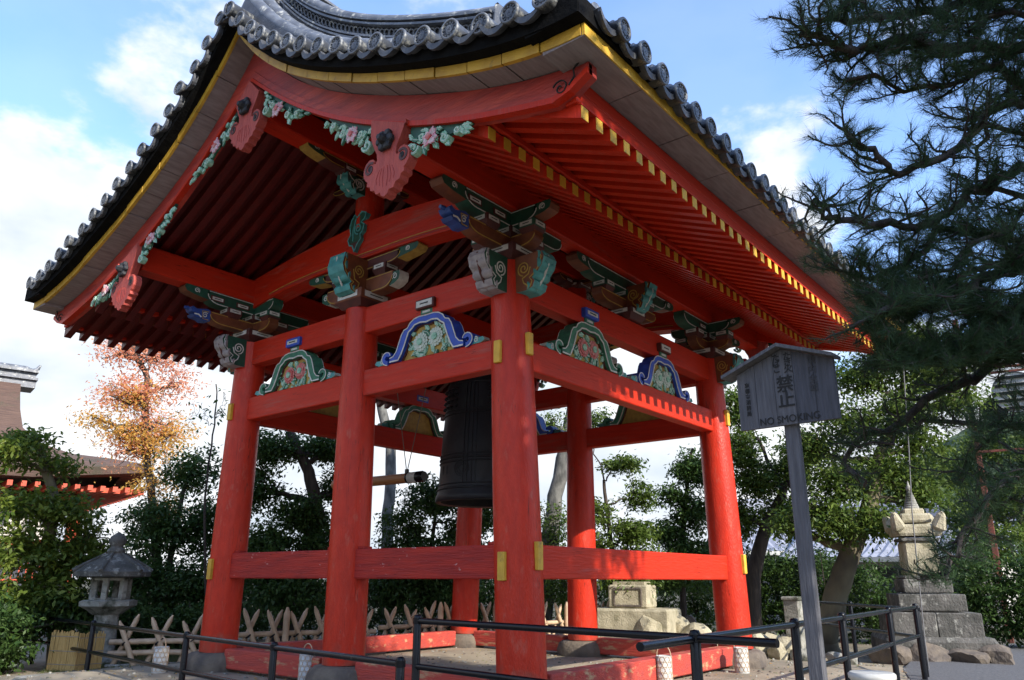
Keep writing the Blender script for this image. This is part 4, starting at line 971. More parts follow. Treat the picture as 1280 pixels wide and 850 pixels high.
grass('grass', [(60, 836), (235, 830), (240, 848), (45, 850)], 9000, .06, -.43, 3)
grass('grass', [(120, 822), (290, 815), (290, 828), (120, 836)], 6000, .06, -.42, 5)
grass('grass', [(1190, 760), (1290, 760), (1290, 800), (1200, 798)], 5000, .10, -.45, 8)

# ---------------------------------------------------------------- bamboo fence of crossed canes
def bamboo_run(label, a, b, seed):
    rr = random.Random(seed); t = thing('bamboo_fence', label, 'bamboo fence', (a[0], a[1], gz(*a)), 'low bamboo fences behind the tower')
    d = Vector((b[0]-a[0], b[1]-a[1], 0)); L_ = d.length; M_ = Rz(math.atan2(d.y, d.x)); 
    for z in (.40, .22):
        mb = MB(); mb.M = M_; mb.tube([(0, 0, z), (L_*.5, .01, z+.01), (L_, 0, z)], .045, 'bamboo', 10)
        for k in range(int(L_/.35)): mb.tube([(k*.35+.1, 0, z), (k*.35+.115, 0, z)], .050, 'bamboo', 10)
        mb.build('rail', t)
    n = int(L_/.42)
    for i in range(n):
        u = (i+.5)*L_/n
        for s in (-1, 1):
            mb = MB(); mb.M = M_; k = rr.uniform(.9, 1.1)
            p0 = Vector((u-s*.19, s*.055, 0)); p1 = Vector((u+s*.15+rr.uniform(-.02, .02), s*.055, .80*k)); dd = (p1-p0).normalized()
            mb.tube([p0, p0+(p1-p0)*.5, p1-dd*.10, p1], [.043, .045, .043, .014], 'bamboo', 9); mb.build('cane', t)
        mb = MB(); mb.M = M_; mb.tube([(u+.05*cos(q), .09*sin(q), .40+.05*cos(q)) for q in np.linspace(0, 2*pi, 9)], .016, 'ink', 5, False); mb.build('knot', t)
        if i % 3 == 2:
            mb = MB(); mb.M = M_; mb.tube([(u+.2, -.07, 0), (u+.2, -.07, .74), (u+.2, -.07, .86)], [.06, .06, .02], 'bamboo', 10); mb.build('post', t)
def gpt(x, y, dist): q = far(x, y, dist); return (q[0], q[1])
bamboo_run('low fence of crossed bamboo canes between the stone lantern and left pillar', gpt(140, 780, 15.6), gpt(262, 780, 15.3), 1)
bamboo_run('low fence of crossed bamboo canes seen between the left and middle front pillars', gpt(266, 780, 15.4), gpt(470, 780, 16.0), 2)
bamboo_run('low fence of crossed bamboo canes seen under the hanging bell', gpt(474, 780, 16.2), gpt(640, 780, 17.8), 3)
bamboo_run('low fence of crossed bamboo canes behind the rear middle pillar', gpt(650, 780, 18.6), gpt(760, 780, 20.5), 4)
hr = thing('handrail', 'shiny steel stair handrail sloping down behind the bamboo fence', 'handrail', (*gpt(520, 780, 19), -.4))
o = np.array(hr.location)
for dz in (0, -.12): mb = MB(); mb.tube([tuple(far(505, 778, 19)-o+[0, 0, dz]), tuple(far(575, 755, 20.5)-o+[0, 0, dz])], .03, 'steel', 10); mb.build('rail', hr)
for px, py, ds in ((508, 777, 19.1), (572, 756, 20.4)): q = far(px, py, ds)-o; mb = MB(); mb.tube([(q[0], q[1], -.1), tuple(q)], .025, 'steel', 8); mb.build('post', hr)

# ---------------------------------------------------------------- path lanterns
def path_lantern(label, x, y, h=.35, r=.102):
    t = thing('path_lantern', label, 'lantern', (x, y, gz(x, y)), 'white lattice path lanterns around the tower')
    mb = MB(); mb.lathe([(r, 0), (r, h), (r-.008, h), (r-.008, .02)], 'paint_white', 22, capb=True, capt=False); mb.build('cylinder', t)
    mb = MB()
    for i in range(10):
        for j in range(5):
            a = 2*pi*(i+.5*(j % 2))/10; z = .05+j*.065
            for q in range(6):
                b0, b1 = 2*pi*q/6, 2*pi*(q+1)/6; s = .034
                mb.tube([((r+.002)*cos(a+s*cos(b0)/r), (r+.002)*sin(a+s*cos(b0)/r), z+s*sin(b0)), ((r+.002)*cos(a+s*cos(b1)/r), (r+.002)*sin(a+s*cos(b1)/r), z+s*sin(b1))], .0035, 'bamboo', 4, False)
    mb.build('lattice', t)
    mb = MB(); mb.tube([(r*cos(q), 0, h+.13*sin(q)) for q in np.linspace(0, pi, 12)], .008, 'bamboo', 6); mb.build('handle', t)
for (x, y), lb in zip(((P(197, 852, -.4)), P(381, 866, -.4), P(832, 868, -.4), P(929, 852, -.4)),
    ('white lattice path lantern standing left of the left front pillar', 'white lattice path lantern by the sill between left and middle pillars', 'white lattice path lantern in front of the long right sill', 'white lattice path lantern beside the foot of the sunlit right pillar')):
    path_lantern(lb, x, y)
bo = thing('bollard', 'round white-topped stone bollard at the bottom edge below the sign', 'bollard', (*far(1090, 845, 5.6)[:2], gz(*far(1090, 845, 5.6)[:2])))
zt_ = far(1090, 845, 5.6)[2]-bo.location.z
mb = MB(); mb.lathe([(.125, 0), (.125, zt_-.02), (.137, zt_-.012), (.137, zt_+.012), (.125, zt_+.022)], 'paint_white', 30); mb.build('drum', bo)

# ---------------------------------------------------------------- stones
def rock_mesh(mb, c, d, mt, seed, n=3, jag=.16):
    rr = np.random.default_rng(seed); bm = bmesh.new(); bmesh.ops.create_icosphere(bm, subdivisions=n, radius=1)
    k = [(rr.normal(0, 1, 3), rr.uniform(.55, .9)) for _ in range(9)]; k = [(a/np.linalg.norm(a), b) for a, b in k]
    for v in bm.verts:
        p = np.array(v.co)
        for a, b in k:
            q = p@a
            if q > b: p = p-a*(q-b)
        p = p*(1+rr.normal(0, .02)); v.co = p
    bm.verts.ensure_lookup_table(); vs = [(c[0]+v.co.x*d[0], c[1]+v.co.y*d[1], c[2]+v.co.z*d[2]) for v in bm.verts]; fs = [[v.index for v in f.verts] for f in bm.faces]; bm.free(); mb.add(vs, fs, mt)
mo = thing('stone_monument', 'pale carved stone block with a recessed panel on a big plinth', 'monument', (*far(795, 792, 20)[:2], -.45), rz=rad(14))
g = mo.location.z
ztop = far(795, 727, 20)[2]-g; zmid = far(795, 760, 20)[2]-g; wtop = .98
mb = MB(); mb.box((0, 0, zmid/2), (1.95, 1.3, zmid), 'stone_pale', .05); rock_mesh(mb, (.55, -.5, zmid*.45), (.45, .3, zmid*.5), 'stone_pale', 3); mb.build('plinth', mo)
mb = MB(); hh = ztop-zmid; mb.box((-.05, 0, zmid+hh*.44), (wtop, .82, hh*.88), 'stone_pale', .04); mb.box((-.05, 0, zmid+hh*.93), (wtop*.8, .6, hh*.14), 'stone_pale', .05); blk = mb.build('block', mo)
mb = MB(); 
for c_, d_ in (((-.05, -.418, zmid+hh*.74), (.68, .03, .05)), ((-.05, -.418, zmid+hh*.10), (.68, .03, .05)), ((-.38, -.418, zmid+hh*.42), (.05, .03, hh*.6)), ((.28, -.418, zmid+hh*.42), (.05, .03, hh*.6))): mb.box(c_, d_, 'stone_brown', .01)
mb.build('panel_frame', blk)
rk = [(846, 772, 20.0, (.34, .3, .42), 'stone_pale'), (868, 779, 19.7, (.42, .3, .33), 'stone_pale'), (884, 785, 19.3, (.24, .25, .22), 'stone_pale'), (862, 764, 20.6, (.22, .22, .4), 'stone_brown'), (962, 792, 17.6, (.30, .28, .36), 'stone_pale'), (985, 805, 17.0, (.30, .3, .28), 'stone_pale'),
      (948, 812, 16.6, (.24, .22, .3), 'stone_pale'), (972, 822, 16.4, (.22, .2, .24), 'stone_pale'), (1000, 818, 16.5, (.24, .2, .2), 'stone'), (1052, 822, 15.8, (.30, .24, .16), 'stone'), (945, 766, 18.6, (.18, .18, .3), 'stone_pale')]
for i, (px, py, ds, d, mt) in enumerate(rk):
    q = far(px, py, ds); mb = MB(); d = tuple(v*1.1 for v in d); rock_mesh(mb, (0, 0, d[2]*.6), d, mt, 20+i); o = mb.build('rock', None, loc=(q[0], q[1], gz(q[0], q[1])-.05))
    pale = 'pale sunlit' if mt == 'stone_pale' else 'grey-brown'
    where = ['jagged, right against the monument plinth', 'broad, second to the right of the monument', 'small, just left of the sunlit pillar foot', 'upright, behind the rocks by the monument', 'upright, just right of the sunlit pillar foot', 'rounded, in front of the hedge left of the sign post', 'low, nearest the path lantern by the right pillar', 'small, in the middle of the heap by the sign post', 'small, behind the sign post foot', 'low, behind the side fence rails', 'slim, behind the sunlit pillar at the hedge'][i]
    prop(o, f'{pale} rough rock, {where}', 'rock', 'rough stones beside the tower')
# weathered stupa
q = far(1165, 812, 18.0); su = thing('stone_stupa', 'tall weathered stone stupa with stepped base and ringed spire', 'stupa', (q[0], q[1], -.45), rz=rad(24))
def zpx(y): return far(1150, y, 18.0)[2]+.45
mb = MB(); z0, z1, z2, z3, z4 = 0, zpx(785), zpx(758), zpx(740), zpx(724)
mb.box((0, 0, z1*.4), (2.3, 2.2, z1*.8), 'stone_dark', .08); 
for i, (x, y) in enumerate(((-1.05, -1.0), (-.35, -1.1), (.4, -1.1), (1.05, -.95), (1.1, 0), (1.1, .8))): rock_mesh(mb, (x, y, .15), (.5, .42, .24), 'stone_brown', 60+i, 3)  # darker stone on the rubble stands in for shade at the foot
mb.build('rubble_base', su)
za, zb1, zc1, zd1, ze1 = zpx(810), zpx(764), zpx(742), zpx(724), zpx(677)
mb = MB(); mb.box((-.47, 0, (za+zb1)/2), (.92, 1.8, zb1-za), 'stone_dark', .02); mb.box((.47, 0, (za+zb1)/2), (.94, 1.78, zb1-za), 'stone_dark', .02); mb.build('lower_step', su)
mb = MB(); mb.box((0, 0, (zb1+zc1)/2+.01), (1.44, 1.44, zc1-zb1-.02), 'stone_dark', .02); mb.build('middle_step', su)
mb = MB(); mb.box((0, 0, (zc1+zd1)/2+.01), (1.06, 1.06, zd1-zc1-.02), 'stone_dark', .02); mb.box((0, 0, zd1+.03), (.98, .98, .08), 'stone_dark', .03); mb.build('upper_step', su)
mb = MB(); mb.box((0, 0, (zd1+.07+ze1)/2), (.74, .74, ze1-zd1-.07), 'stone_pale', .05); mb.build('body', su)
zf1 = zpx(645)
mb = MB(); mb.box((0, 0, ze1+.03), (.86, .86, .06), 'stone_dark', .02); mb.box((0, 0, ze1+.06+(zf1-ze1)*.3), (1.02, 1.02, (zf1-ze1)*.45), 'stone_pale', .05)
for a in (-1, 1):
    for b in (-1, 1):
        mb.M = Matrix.Translation((a*.46, b*.46, ze1+.06+(zf1-ze1)*.5)) @ Matrix.Rotation(rad(20)*a, 4, 'Y') @ Matrix.Rotation(-rad(20)*b, 4, 'X'); mb.box((0, 0, .08), (.30, .30, .36), 'stone_pale', .06, .6)
mb.M = Matrix.Identity(4); mb.box((0, 0, zf1-.05), (.70, .70, .18), 'stone_pale', .04); mb.box((0, 0, zf1+.08), (.46, .46, .12), 'stone_pale', .03); mb.build('roof_cap', su)
mb = MB(); zt = zpx(612); pr = [(.20, zf1+.12)]; 
for i in range(7): z = zf1+.14+(zt-zf1-.2)*i/7; r = .17-.016*i; pr += [(r, z), (r*1.05, z+.02), (r, z+.05), (r*.75, z+.06)]
pr += [(.06, zt-.02), (.07, zt+.04), (.03, zt+.10), (.012, zt+.18)]; mb.lathe(pr, 'stone', 16); mb.build('spire', su)
su.scale = (.82, .82, 1)
cb_ = [far(1136, 560, 15.5), far(1140, 640, 15.5), far(1148, 720, 15.4), far(1156, 800, 15.3)]
cw_ = thing('cable', 'thin grey stay wire leaning beside the stone stupa', 'wire', (cb_[-1][0], cb_[-1][1], -.45)); mb = MB(); o = np.array(cw_.location)
mb.tube([tuple(p-o) for p in [far(1128, 440, 15.6)]+cb_]+[(0, 0, 0)], .010, 'wire', 8); mb.build('wire_strand', cw_)
gp = thing('gate_pillar', 'short square grey stone pillar holding the back fence end', 'stone pillar', (*far(995, 790, 17.0)[:2], -.45)); mb = MB(); hp = far(995, 750, 17)[2]+.45; mb.box((0, 0, hp/2), (.30, .30, hp), 'stone', .02); mb.box((0, 0, hp+.03), (.36, .36, .07), 'stone', .02); mb.build('shaft', gp)
# gravel path on the right
mb = MB(); pp = [P(1130, 845, -.446), P(1150, 815, -.446), P(1320, 800, -.446), P(1700, 830, -.446), P(1900, 1100, -.446), P(1250, 1000, -.446)]
mb.add([(x, y, gz(x, y)+.004) for x, y in pp], [list(range(len(pp)))[::-1]], 'gravel'); prop(mb.build('path'), kind='structure')

# ---------------------------------------------------------------- far hills, temple hall, houses
def build_hills():
    rg = np.random.default_rng(5); nu, nv = 420, 130
    pxs = np.linspace(820, 2300, nu); ds = np.linspace(95, 420, nv)
    prof = lambda px: np.interp(px, [820, 900, 1000, 1100, 1200, 1280, 1500, 2300], [-3, 4, 24, 34, 46, 52, 60, 70])
    G = np.zeros((nv, nu, 3)); cxy = []
    for i, px in enumerate(pxs):
        v = FW+(px-640)/FPX*RT; v = v[:2]/np.hypot(v[0], v[1])
        for j, d in enumerate(ds):
            t = min(1, max(0, (d-95)/200)); G[j, i] = (*(CAM[:2]+v*d), -2+prof(px)*(t*t*(3-2*t))*(1 if d < 300 else 1+.2*(d-300)/120))
    pts = G.reshape(-1, 3); cen = pts[rg.integers(0, len(pts), 14000)]+rg.normal(0, 2, (14000, 3)); R = rg.uniform(1.8, 4.2, 14000); bump = np.zeros(len(pts))
    for k in range(0, len(pts), 3000):
        q = pts[k:k+3000, None, :2]-cen[None, :, :2]; d2 = (q**2).sum(-1)/R**2; bump[k:k+3000] = np.where(d2 < 1, np.sqrt(np.clip(1-d2, 0, 1))*R*1.1, 0).max(1)
    pts[:, 2] += bump; mb = MB(); n = nu
    mb.add(pts.tolist(), [(j*n+i, j*n+i+1, (j+1)*n+i+1, (j+1)*n+i) for j in range(nv-1) for i in range(n-1)], 'forest', False)
    prop(mb.build('hills'), kind='structure')
build_hills()
def view_frame(px, dist, z=None):
    """site frame whose local x runs to the right across the view at that bearing"""
    q = far(px, 724, dist); v = q-CAM; return (q[0], q[1]), math.atan2(v[1], v[0])-pi/2
def hall():
    (x, y), rz = view_frame(-24, 42); t = thing('temple_hall', 'distant temple hall with a swept brown bark roof and vermilion eaves at the left', 'temple hall', (x, y, -.5), rz=rz+.10)
    zf_ = lambda py: far(28, py, 42)[2]+.5
    rows_ = [(0, .7, 484), (.02, 1.1, 500), (.06, 1.7, 520), (.2, 2.5, 546), (.75, 3.4, 567), (1.9, 4.6, 584), (3.1, 5.8, 594), (4.5, 7.0, 600)]
    def ring(a, b, z, lift_):
        out = []
        xr, xl = a, -24-a
        E = []
        for i in range(8): u = -1+2*i/8; E.append((xl+(xr-xl)*(u+1)/2, -b, z+lift_*abs(u)**8))
        for i in range(8): u = -1+2*i/8; E.append((xr, b*u, z+lift_*abs(u)**6))
        for i in range(8): u = 1-2*i/8; E.append((xl+(xr-xl)*(u+1)/2, b, z+lift_*abs(u)**8))
        for i in range(8): u = 1-2*i/8; E.append((xl, b*u, z+lift_*abs(u)**6))
        return E
    mb = MB(); vs = []; n = 32
    for i, (a, b, py) in enumerate(rows_): vs += ring(a, b, zf_(py)-(.28 if i == len(rows_)-1 else 0), .55*(i/7)**3)
    vs += ring(rows_[-1][0]-.05, 6.95, zf_(600)-.60, .55); vs += ring(rows_[-1][0]-.9, 6.1, zf_(600)-.62, .4)
    k = len(rows_)+2
    mb.add(vs, [(j*n+i, j*n+(i+1) % n, (j+1)*n+(i+1) % n, (j+1)*n+i) for j in range(k-1) for i in range(n)], 'bark_roof', False); mb.build('roof', t)
    mb = MB(); zr_ = zf_(484)
    for w, a, b in ((1.3, -.1, .25), (1.6, .25, .36), (1.1, .36, .62), (1.5, .62, .74)): mb.box((-12.2, 0, zr_+(a+b)/2), (25.2+.3*w, w, b-a), 'tile')
    mb.tube([(x_, 0, zr_+.86) for x_ in (-24.8, -12, .2, .5)], [.17, .17, .17, .05], 'tile', 10); mb.tube([(.4, 0, zr_+.80), (.62, 0, zr_+.92), (.72, 0, zr_+1.15)], [.12, .1, .05], 'tile', 8); mb.build('ridge', t)
    mb = MB(); ze = zf_(600)-.75
    for i in range(70): mb.box((-27.5+i*.46, -5.6, ze-.05), (.18, 2.4, .2), 'hall_red'); 
    for i in range(24): mb.box((3.4, -6+i*.5, ze-.05), (2.4, .18, .2), 'hall_red')
    mb.build('rafters', t)
    mb = MB(); mb.box((-12, -4.6, ze-.5), (29, .4, .5), 'hall_red'); mb.box((2.4, 0, ze-.5), (.4, 9.6, .5), 'hall_red'); mb.build('eave_beam', t)
    for i in range(8): mb = MB(); mb.tube([(-25.6+i*4.0, -4.6, 0), (-25.6+i*4, -4.6, ze-.7)], .26, 'hall_red', 14); mb.build('column', t)
    mb = MB(); mb.box((-12, -.4, (ze-.8)/2), (27, 8, ze-.8), 'plaster'); mb.build('wall', t)
    for i in range(7):
        x0 = -23.6+i*4.0; mb = MB(); mb.box((x0, -4.43, 1.45), (2.9, .08, 2.5), 'oldwood_dark'); d = mb.build('lattice_door', t)
        mb = MB()
        for k in range(12): mb.box((x0-1.35+k*.245, -4.49, 1.45), (.05, .05, 2.4), 'hall_red')
        for k in range(5): mb.box((x0, -4.50, .45+k*.5), (2.8, .04, .05), 'hall_red')
        mb.build('lattice', d)
    for z in (.12, 2.85): mb = MB(); mb.box((-12, -4.5, z), (27, .22, .22), 'hall_red'); mb.build('cross_rail', t)
hall()
def house(label, px, dist, w, d, ze, zr_, rz0=0, group=None):
    (x, y), rz = view_frame(px, dist); t = thing('tiled_house', label, 'house', (x, y, -.5), group, rz=rz+rz0); ze += .5; zr_ += .5
    mb = MB(); mb.box((0, 0, ze/2), (w, d, ze), 'plaster'); mb.build('wall', t)
    o = .9; mb = MB(); n = int((w+2*o)/.28)
    for s in (-1, 1):
        prev = None
        for i in range(n*2+1):
            u = -(w/2+o)+(w+2*o)*i/(n*2); h = .06*(i % 2)
            cur = [(u, s*(d/2+o)*k, ze-.25+(zr_-ze)*((1-k)**1.25)+h) for k in np.linspace(0, 1, 6)]
            if prev: mb.add(prev+cur, [((j, j+1, 6+j+1, 6+j) if s > 0 else (j, 6+j, 6+j+1, j+1)) for j in range(5)], 'grey_tile')
            prev = cur
    mb.build('roof', t)
    mb = MB(); mb.box((0, 0, zr_-.1), (w+2*o, .4, .5), 'grey_tile', .06); mb.tube([(-w/2-o-.05, 0, zr_+.2), (w/2+o+.05, 0, zr_+.2)], .14, 'grey_tile', 8); mb.build('ridge', t)
    for s in (-1, 1): mb = MB(); mb.box((0, s*(d/2+o+.02), ze-.30), (w+2*o, .06, .16), 'paint_white'); mb.build('eave_board', t)
    mb = MB()
    for s in (-1, 1): mb.prism([(-d/2, 0), (d/2, 0), (0, zr_-ze-.15)], -.05, .05, 'plaster')
    mb.v = [(-(w/2)+.06+v[1] if i < len(mb.v)/2 else w/2-.06+v[1], v[0], ze+v[2]-.1) for i, v in enumerate(mb.v)]; mb.build('gable_wall', t)
    for i in range(3):
        wn = MB(); wn.box(((i-1)*w/3.4, -d/2-.02, ze*.55), (1.3, .05, 1.1), 'oldwood_dark'); wo_ = wn.build('window', t)
        wn = MB(); wn.box(((i-1)*w/3.4, -d/2-.05, ze*.55), (.05, .03, 1.05), 'paint_white'); wn.build('sash', wo_)
house('low building with pale grey striped tile roof behind the mossy leaning trunk', 1005, 36, 5.2, 5, 2.3, 4.0, .35, 'tiled houses beyond the hedge')
house('low building with pale grey tile roof directly behind the stone stupa', 1150, 33, 6, 5, 2.0, 3.5, -.25, 'tiled houses beyond the hedge')

# ---------------------------------------------------------------- floodlights on a rusty steel frame
(x, y), rz = view_frame(1250, 24); fl = thing('steel_frame', 'rusty red steel frame behind the pine carrying round floodlights', 'steel frame', (x, y, -.45), rz=rz)
def fz(py): return far(1230, py, 24)[2]+.45
u2 = 3.0
for u in (0, u2): mb = MB(); mb.box((u, 0, fz(395)/2), (.14, .14, fz(395)), 'rust', .01); mb.build('post', fl)
for py in (462, 468, 533, 565): mb = MB(); mb.box((u2/2, -.08, fz(py)), (u2+.3, .05, .06), 'rust', .006); mb.build('crossbar', fl)
def flood(label, px, py, r, slats):
    q = far(px, py, 23.6); t = thing('floodlight', label, 'floodlight', tuple(q), 'round floodlights on the steel frame', rz=rz)
    mb = MB(); mb.M = Matrix.Rotation(pi/2, 4, 'X'); mb.lathe([(r*.2, -r*.8), (r*.55, -r*.72), (r*.9, -r*.3), (r, 0), (r*.97, r*.06)], 'black', 24, capt=False); mb.build('housing', t)
    mb = MB(); mb.M = Matrix.Rotation(pi/2, 4, 'X'); mb.lathe([(r*.96, 0), (.01, .004)], 'black' if not slats else 'paint_white', 24, capb=False, capt=False); mb.build('lens', t)
    mb = MB()
    if slats:
        for i in range(5): z = -r*.75+i*r*.37; mb.box((0, -.03, z), (2*math.sqrt(max(.01, r*r*.92-z*z)), .05, r*.12), 'black')
    mb.tube([(-r*1.05, 0, 0), (-r*1.05, 0, -r*1.1), (r*1.05, 0, -r*1.1), (r*1.05, 0, 0)], .02, 'black', 6); mb.build('bracket', t)
flood('round dark floodlight at the top left of the rusty frame', 1240, 418, .52, False)
flood('round dark floodlight at the top right of the rusty frame', 1280, 416, .52, False)
flood('round floodlight with pale horizontal louvres on the middle bar', 1270, 490, .55, True)
flood('small dark floodlight low beside the louvred one', 1243, 512, .32, False)

# ---------------------------------------------------------------- trees
def leaves(name, ells, n, size, mt, seed, parent=None, per=22, sig=.2, asp=.42, shell=.55, droop=.3):
    rg = np.random.default_rng(seed); vol = np.array([e[1][0]*e[1][1]*e[1][2] for e in ells])**(2/3); vol /= vol.sum()
    n = int(n*1.3); nc = max(1, n//per); w = rg.choice(len(ells), nc, p=vol); d = rg.normal(0, 1, (nc, 3)); d /= np.linalg.norm(d, axis=1)[:, None]
    r = (shell+(1-shell)*rg.random(nc)**.8)*rg.uniform(.65, 1.12, nc)
    c = np.array([ells[i][0] for i in w])+d*r[:, None]*np.array([ells[i][1] for i in w])
    cs = rg.random(nc)
    k = np.repeat(np.arange(nc), per); N_ = len(k); p = c[k]+rg.normal(0, 1, (N_, 3))*sig*.85*np.array([1, 1, .5])
    a = rg.random(N_)*2*pi; el = rg.normal(-droop, .55, N_); u = np.c_[np.cos(a)*np.cos(el), np.sin(a)*np.cos(el), np.sin(el)]
    q = rg.normal(0, 1, (N_, 3))*.6+np.array([0, 0, 1]); s = np.cross(u, q); s /= np.linalg.norm(s, axis=1)[:, None]+1e-9; nn = np.cross(s, u)
    L_ = size*rg.uniform(.65, 1.25, N_)[:, None]; Wd = L_*asp*.5
    V = np.stack([p, p+u*L_*.5+s*Wd+nn*L_*.06, p+u*L_-nn*L_*.08, p+u*L_*.5-s*Wd+nn*L_*.06], 1)
    tone = np.clip(.65*cs[k]+.35*rg.random(N_)+rg.normal(0, .05, N_), 0, 1)
    return np_mesh(name, V.reshape(-1, 3), 4, tone, mt, parent), c
def wob(path, rg, amt, m_=6):
    """subdivide a path and add wobble"""
    P = np.array(path, float); out = []
    for i in range(len(P)-1):
        for t in np.linspace(0, 1, m_, endpoint=False): out.append(P[i]*(1-t)+P[i+1]*t)
    out.append(P[-1]); out = np.array(out); out[1:-1] += np.cumsum(rg.normal(0, amt, (len(out)-2, 3)), 0)*.4+rg.normal(0, amt*.5, (len(out)-2, 3)); return out
def tree(name, label, cat, trunk, r0, ells, n, size, mt, bark, seed, group=None, extra=None, limbs=14, sig=.2, shell=.5, r1=.35, asp=.42, per=22):
    """trunk: [(px,py,dist)...] from the ground up; ells: [(px,py,dist,rx_px,ry_px)]"""
    rg = np.random.default_rng(seed); tp = [far(*q) for q in trunk]; b = tp[0].copy(); b[2] = gz(b[0], b[1])-.1
    if tp[0][2] > b[2]+.15: tp = [b]+tp
    else: tp[0] = b
    t = thing(name, label, cat, tuple(b), group or {'broadleaf_tree': 'leafy evergreen trees around the tower', 'tall_tree': 'tall straight trunks behind the tower'}.get(name)); tp = [q-b for q in tp]
    wp = wob(tp, rg, .02*np.linalg.norm(tp[-1])/6); rad_ = np.linspace(1, r1, len(wp))**.9*r0; rad_[0] *= 1.35; rad_[1:3] *= 1.1
    mb = MB(); mb.tube([tuple(q) for q in wp], list(rad_), bark, 12); mb.build('trunk', t)
    E = [(far(e[0], e[1], e[2])-b, np.array([e[3]*e[2]/1015, e[3]*e[2]/1015*.9, e[4]*e[2]/1015])) for e in ells]
    f, c = leaves('crown', E, n, size, mt, seed, t, sig=sig, shell=shell, asp=asp, per=per)
    if extra:
        E2 = [(far(e[0], e[1], e[2])-b, np.array([e[3]*e[2]/1015, e[3]*e[2]/1015*.9, e[4]*e[2]/1015])) for e in extra[0]]
        f2, c2 = leaves('crown', E2, extra[1], size, extra[2], seed+1, t, sig=sig, shell=shell, asp=asp, per=per); c = np.r_[c, c2]
        E = E+E2
    # limbs: from the trunk into each clump, then twigs to leaf clusters
    mb = MB(); k0 = max(1, len(wp)//3); hubs = []
    for cen, rr in E:
        d = np.linalg.norm(wp[k0:]-cen, axis=1)+np.maximum(0, wp[k0:, 2]-cen[2]+.2)*1.5; i = k0+int(d.argmin()); a = wp[i]
        path = wob([a, a*.45+cen*.55+[0, 0, .0], cen], rg, .05, 5); r = min(rad_[i]*.6, r0*.45); mb.tube([tuple(q) for q in path], list(np.linspace(r, r*.35, len(path))), bark, 7); hubs.append((path, r*.35))
        m_ = c[rg.integers(0, len(c), 200)]; m_ = m_[np.linalg.norm((m_-cen)/rr, axis=1) < 1.25][:limbs]
        for q in m_:
            s = path[int(rg.integers(len(path)//2, len(path)))]; pp = wob([s, s*.5+q*.5+[0, 0, rg.normal(0, .05)], q], rg, .035, 4); mb.tube([tuple(v) for v in pp], list(np.linspace(r*.3, .006, len(pp))), bark, 4, False)
    mb.build('limbs', t); return t
tree('broadleaf_tree', 'yellow-green broadleaf tree filling the left edge in front of the temple hall', 'tree', [(70, 850, 17), (70, 760, 17), (58, 690, 17.2), (66, 620, 17.3), (50, 560, 17.5)], .17,
     [(12, 565, 17, 36, 18), (72, 580, 17.5, 30, 14), (25, 632, 17, 45, 20), (85, 640, 17, 38, 20), (20, 690, 17, 45, 34), (80, 700, 17, 42, 26), (130, 690, 17.5, 22, 14), (60, 745, 17, 50, 34), (5, 770, 17, 45, 40), (40, 548, 17.4, 30, 10), (110, 670, 17.4, 26, 14)], 10500, .13, 'leaf_yellow', 'bark_moss', 21, sig=.17, shell=.35)
tree('broadleaf_tree', 'dark green shrubby tree in the far left bottom corner beside the straw screen', 'tree', [(-20, 860, 15.5), (0, 800, 15.5)], .08, [(-20, 790, 15.5, 50, 40), (0, 815, 15.6, 26, 22), (90, 765, 16.9, 40, 24), (35, 770, 16.8, 45, 28)], 9000, .11, 'leaf_dark', 'bark', 22, sig=.15, shell=.2)
tree('broadleaf_tree', 'dark green tree standing under the autumn tree behind the stone lantern', 'tree', [(215, 800, 20), (212, 700, 20), (230, 610, 20.3)], .12,
     [(240, 590, 20.3, 36, 34), (190, 660, 20, 48, 40), (255, 660, 20, 40, 46), (170, 720, 19.5, 55, 36), (240, 735, 19.5, 60, 40), (285, 730, 20, 40, 46), (150, 765, 19.0, 55, 26)], 17000, .13, 'leaf_dark', 'bark', 23, sig=.2, shell=.3)
tree('autumn_tree', 'slender tree with pink and orange autumn leaves left of the tower', 'tree', [(200, 800, 21.7), (198, 700, 21.7), (192, 620, 21.7), (186, 540, 21.7), (190, 470, 21.8), (170, 420, 21.8)], .13,
     [(195, 445, 21.8, 45, 30), (150, 440, 21.8, 30, 26), (175, 490, 21.7, 42, 30), (225, 480, 21.9, 26, 36), (205, 400, 21.8, 46, 24), (140, 495, 21.6, 22, 18), (185, 530, 21.7, 30, 26), (165, 560, 21.7, 34, 30)], 5600, .10, 'leaf_autumn', 'bark', 24,
     extra=([(170, 500, 21.6, 34, 22), (150, 540, 21.5, 38, 22), (190, 560, 21.6, 42, 34), (118, 522, 21.4, 22, 12), (215, 540, 21.9, 30, 30), (195, 605, 21.7, 34, 24), (205, 640, 21.7, 26, 24)], 4200, 'leaf_gold'), sig=.25, shell=.12, limbs=24, per=12, r1=.45)
tree('bare_sapling', 'thin nearly leafless sapling beside the left pillar', 'sapling', [(258, 800, 18.5), (255, 640, 18.5), (262, 560, 18.5), (270, 480, 18.5)], .035, [(245, 520, 18.5, 18, 30), (275, 510, 18.5, 14, 40)], 44, .14, 'leaf_dark', 'bark', 25, limbs=5, per=2)
tree('broadleaf_tree', 'dark tree with a thick leaning trunk seen between left and middle pillars', 'tree', [(352, 800, 19), (372, 720, 19), (398, 650, 19), (385, 590, 19), (360, 540, 19)], .26,
     [(340, 560, 19, 38, 22), (395, 560, 19.3, 34, 22), (322, 610, 19, 30, 34), (425, 610, 19.3, 26, 26), (400, 680, 18.8, 40, 34), (330, 690, 18.6, 40, 40), (365, 740, 18.4, 60, 32), (420, 560, 19.3, 26, 20), (375, 640, 18.8, 34, 26)], 20000, .12, 'leaf_dark', 'bark', 26, sig=.17, shell=.4)
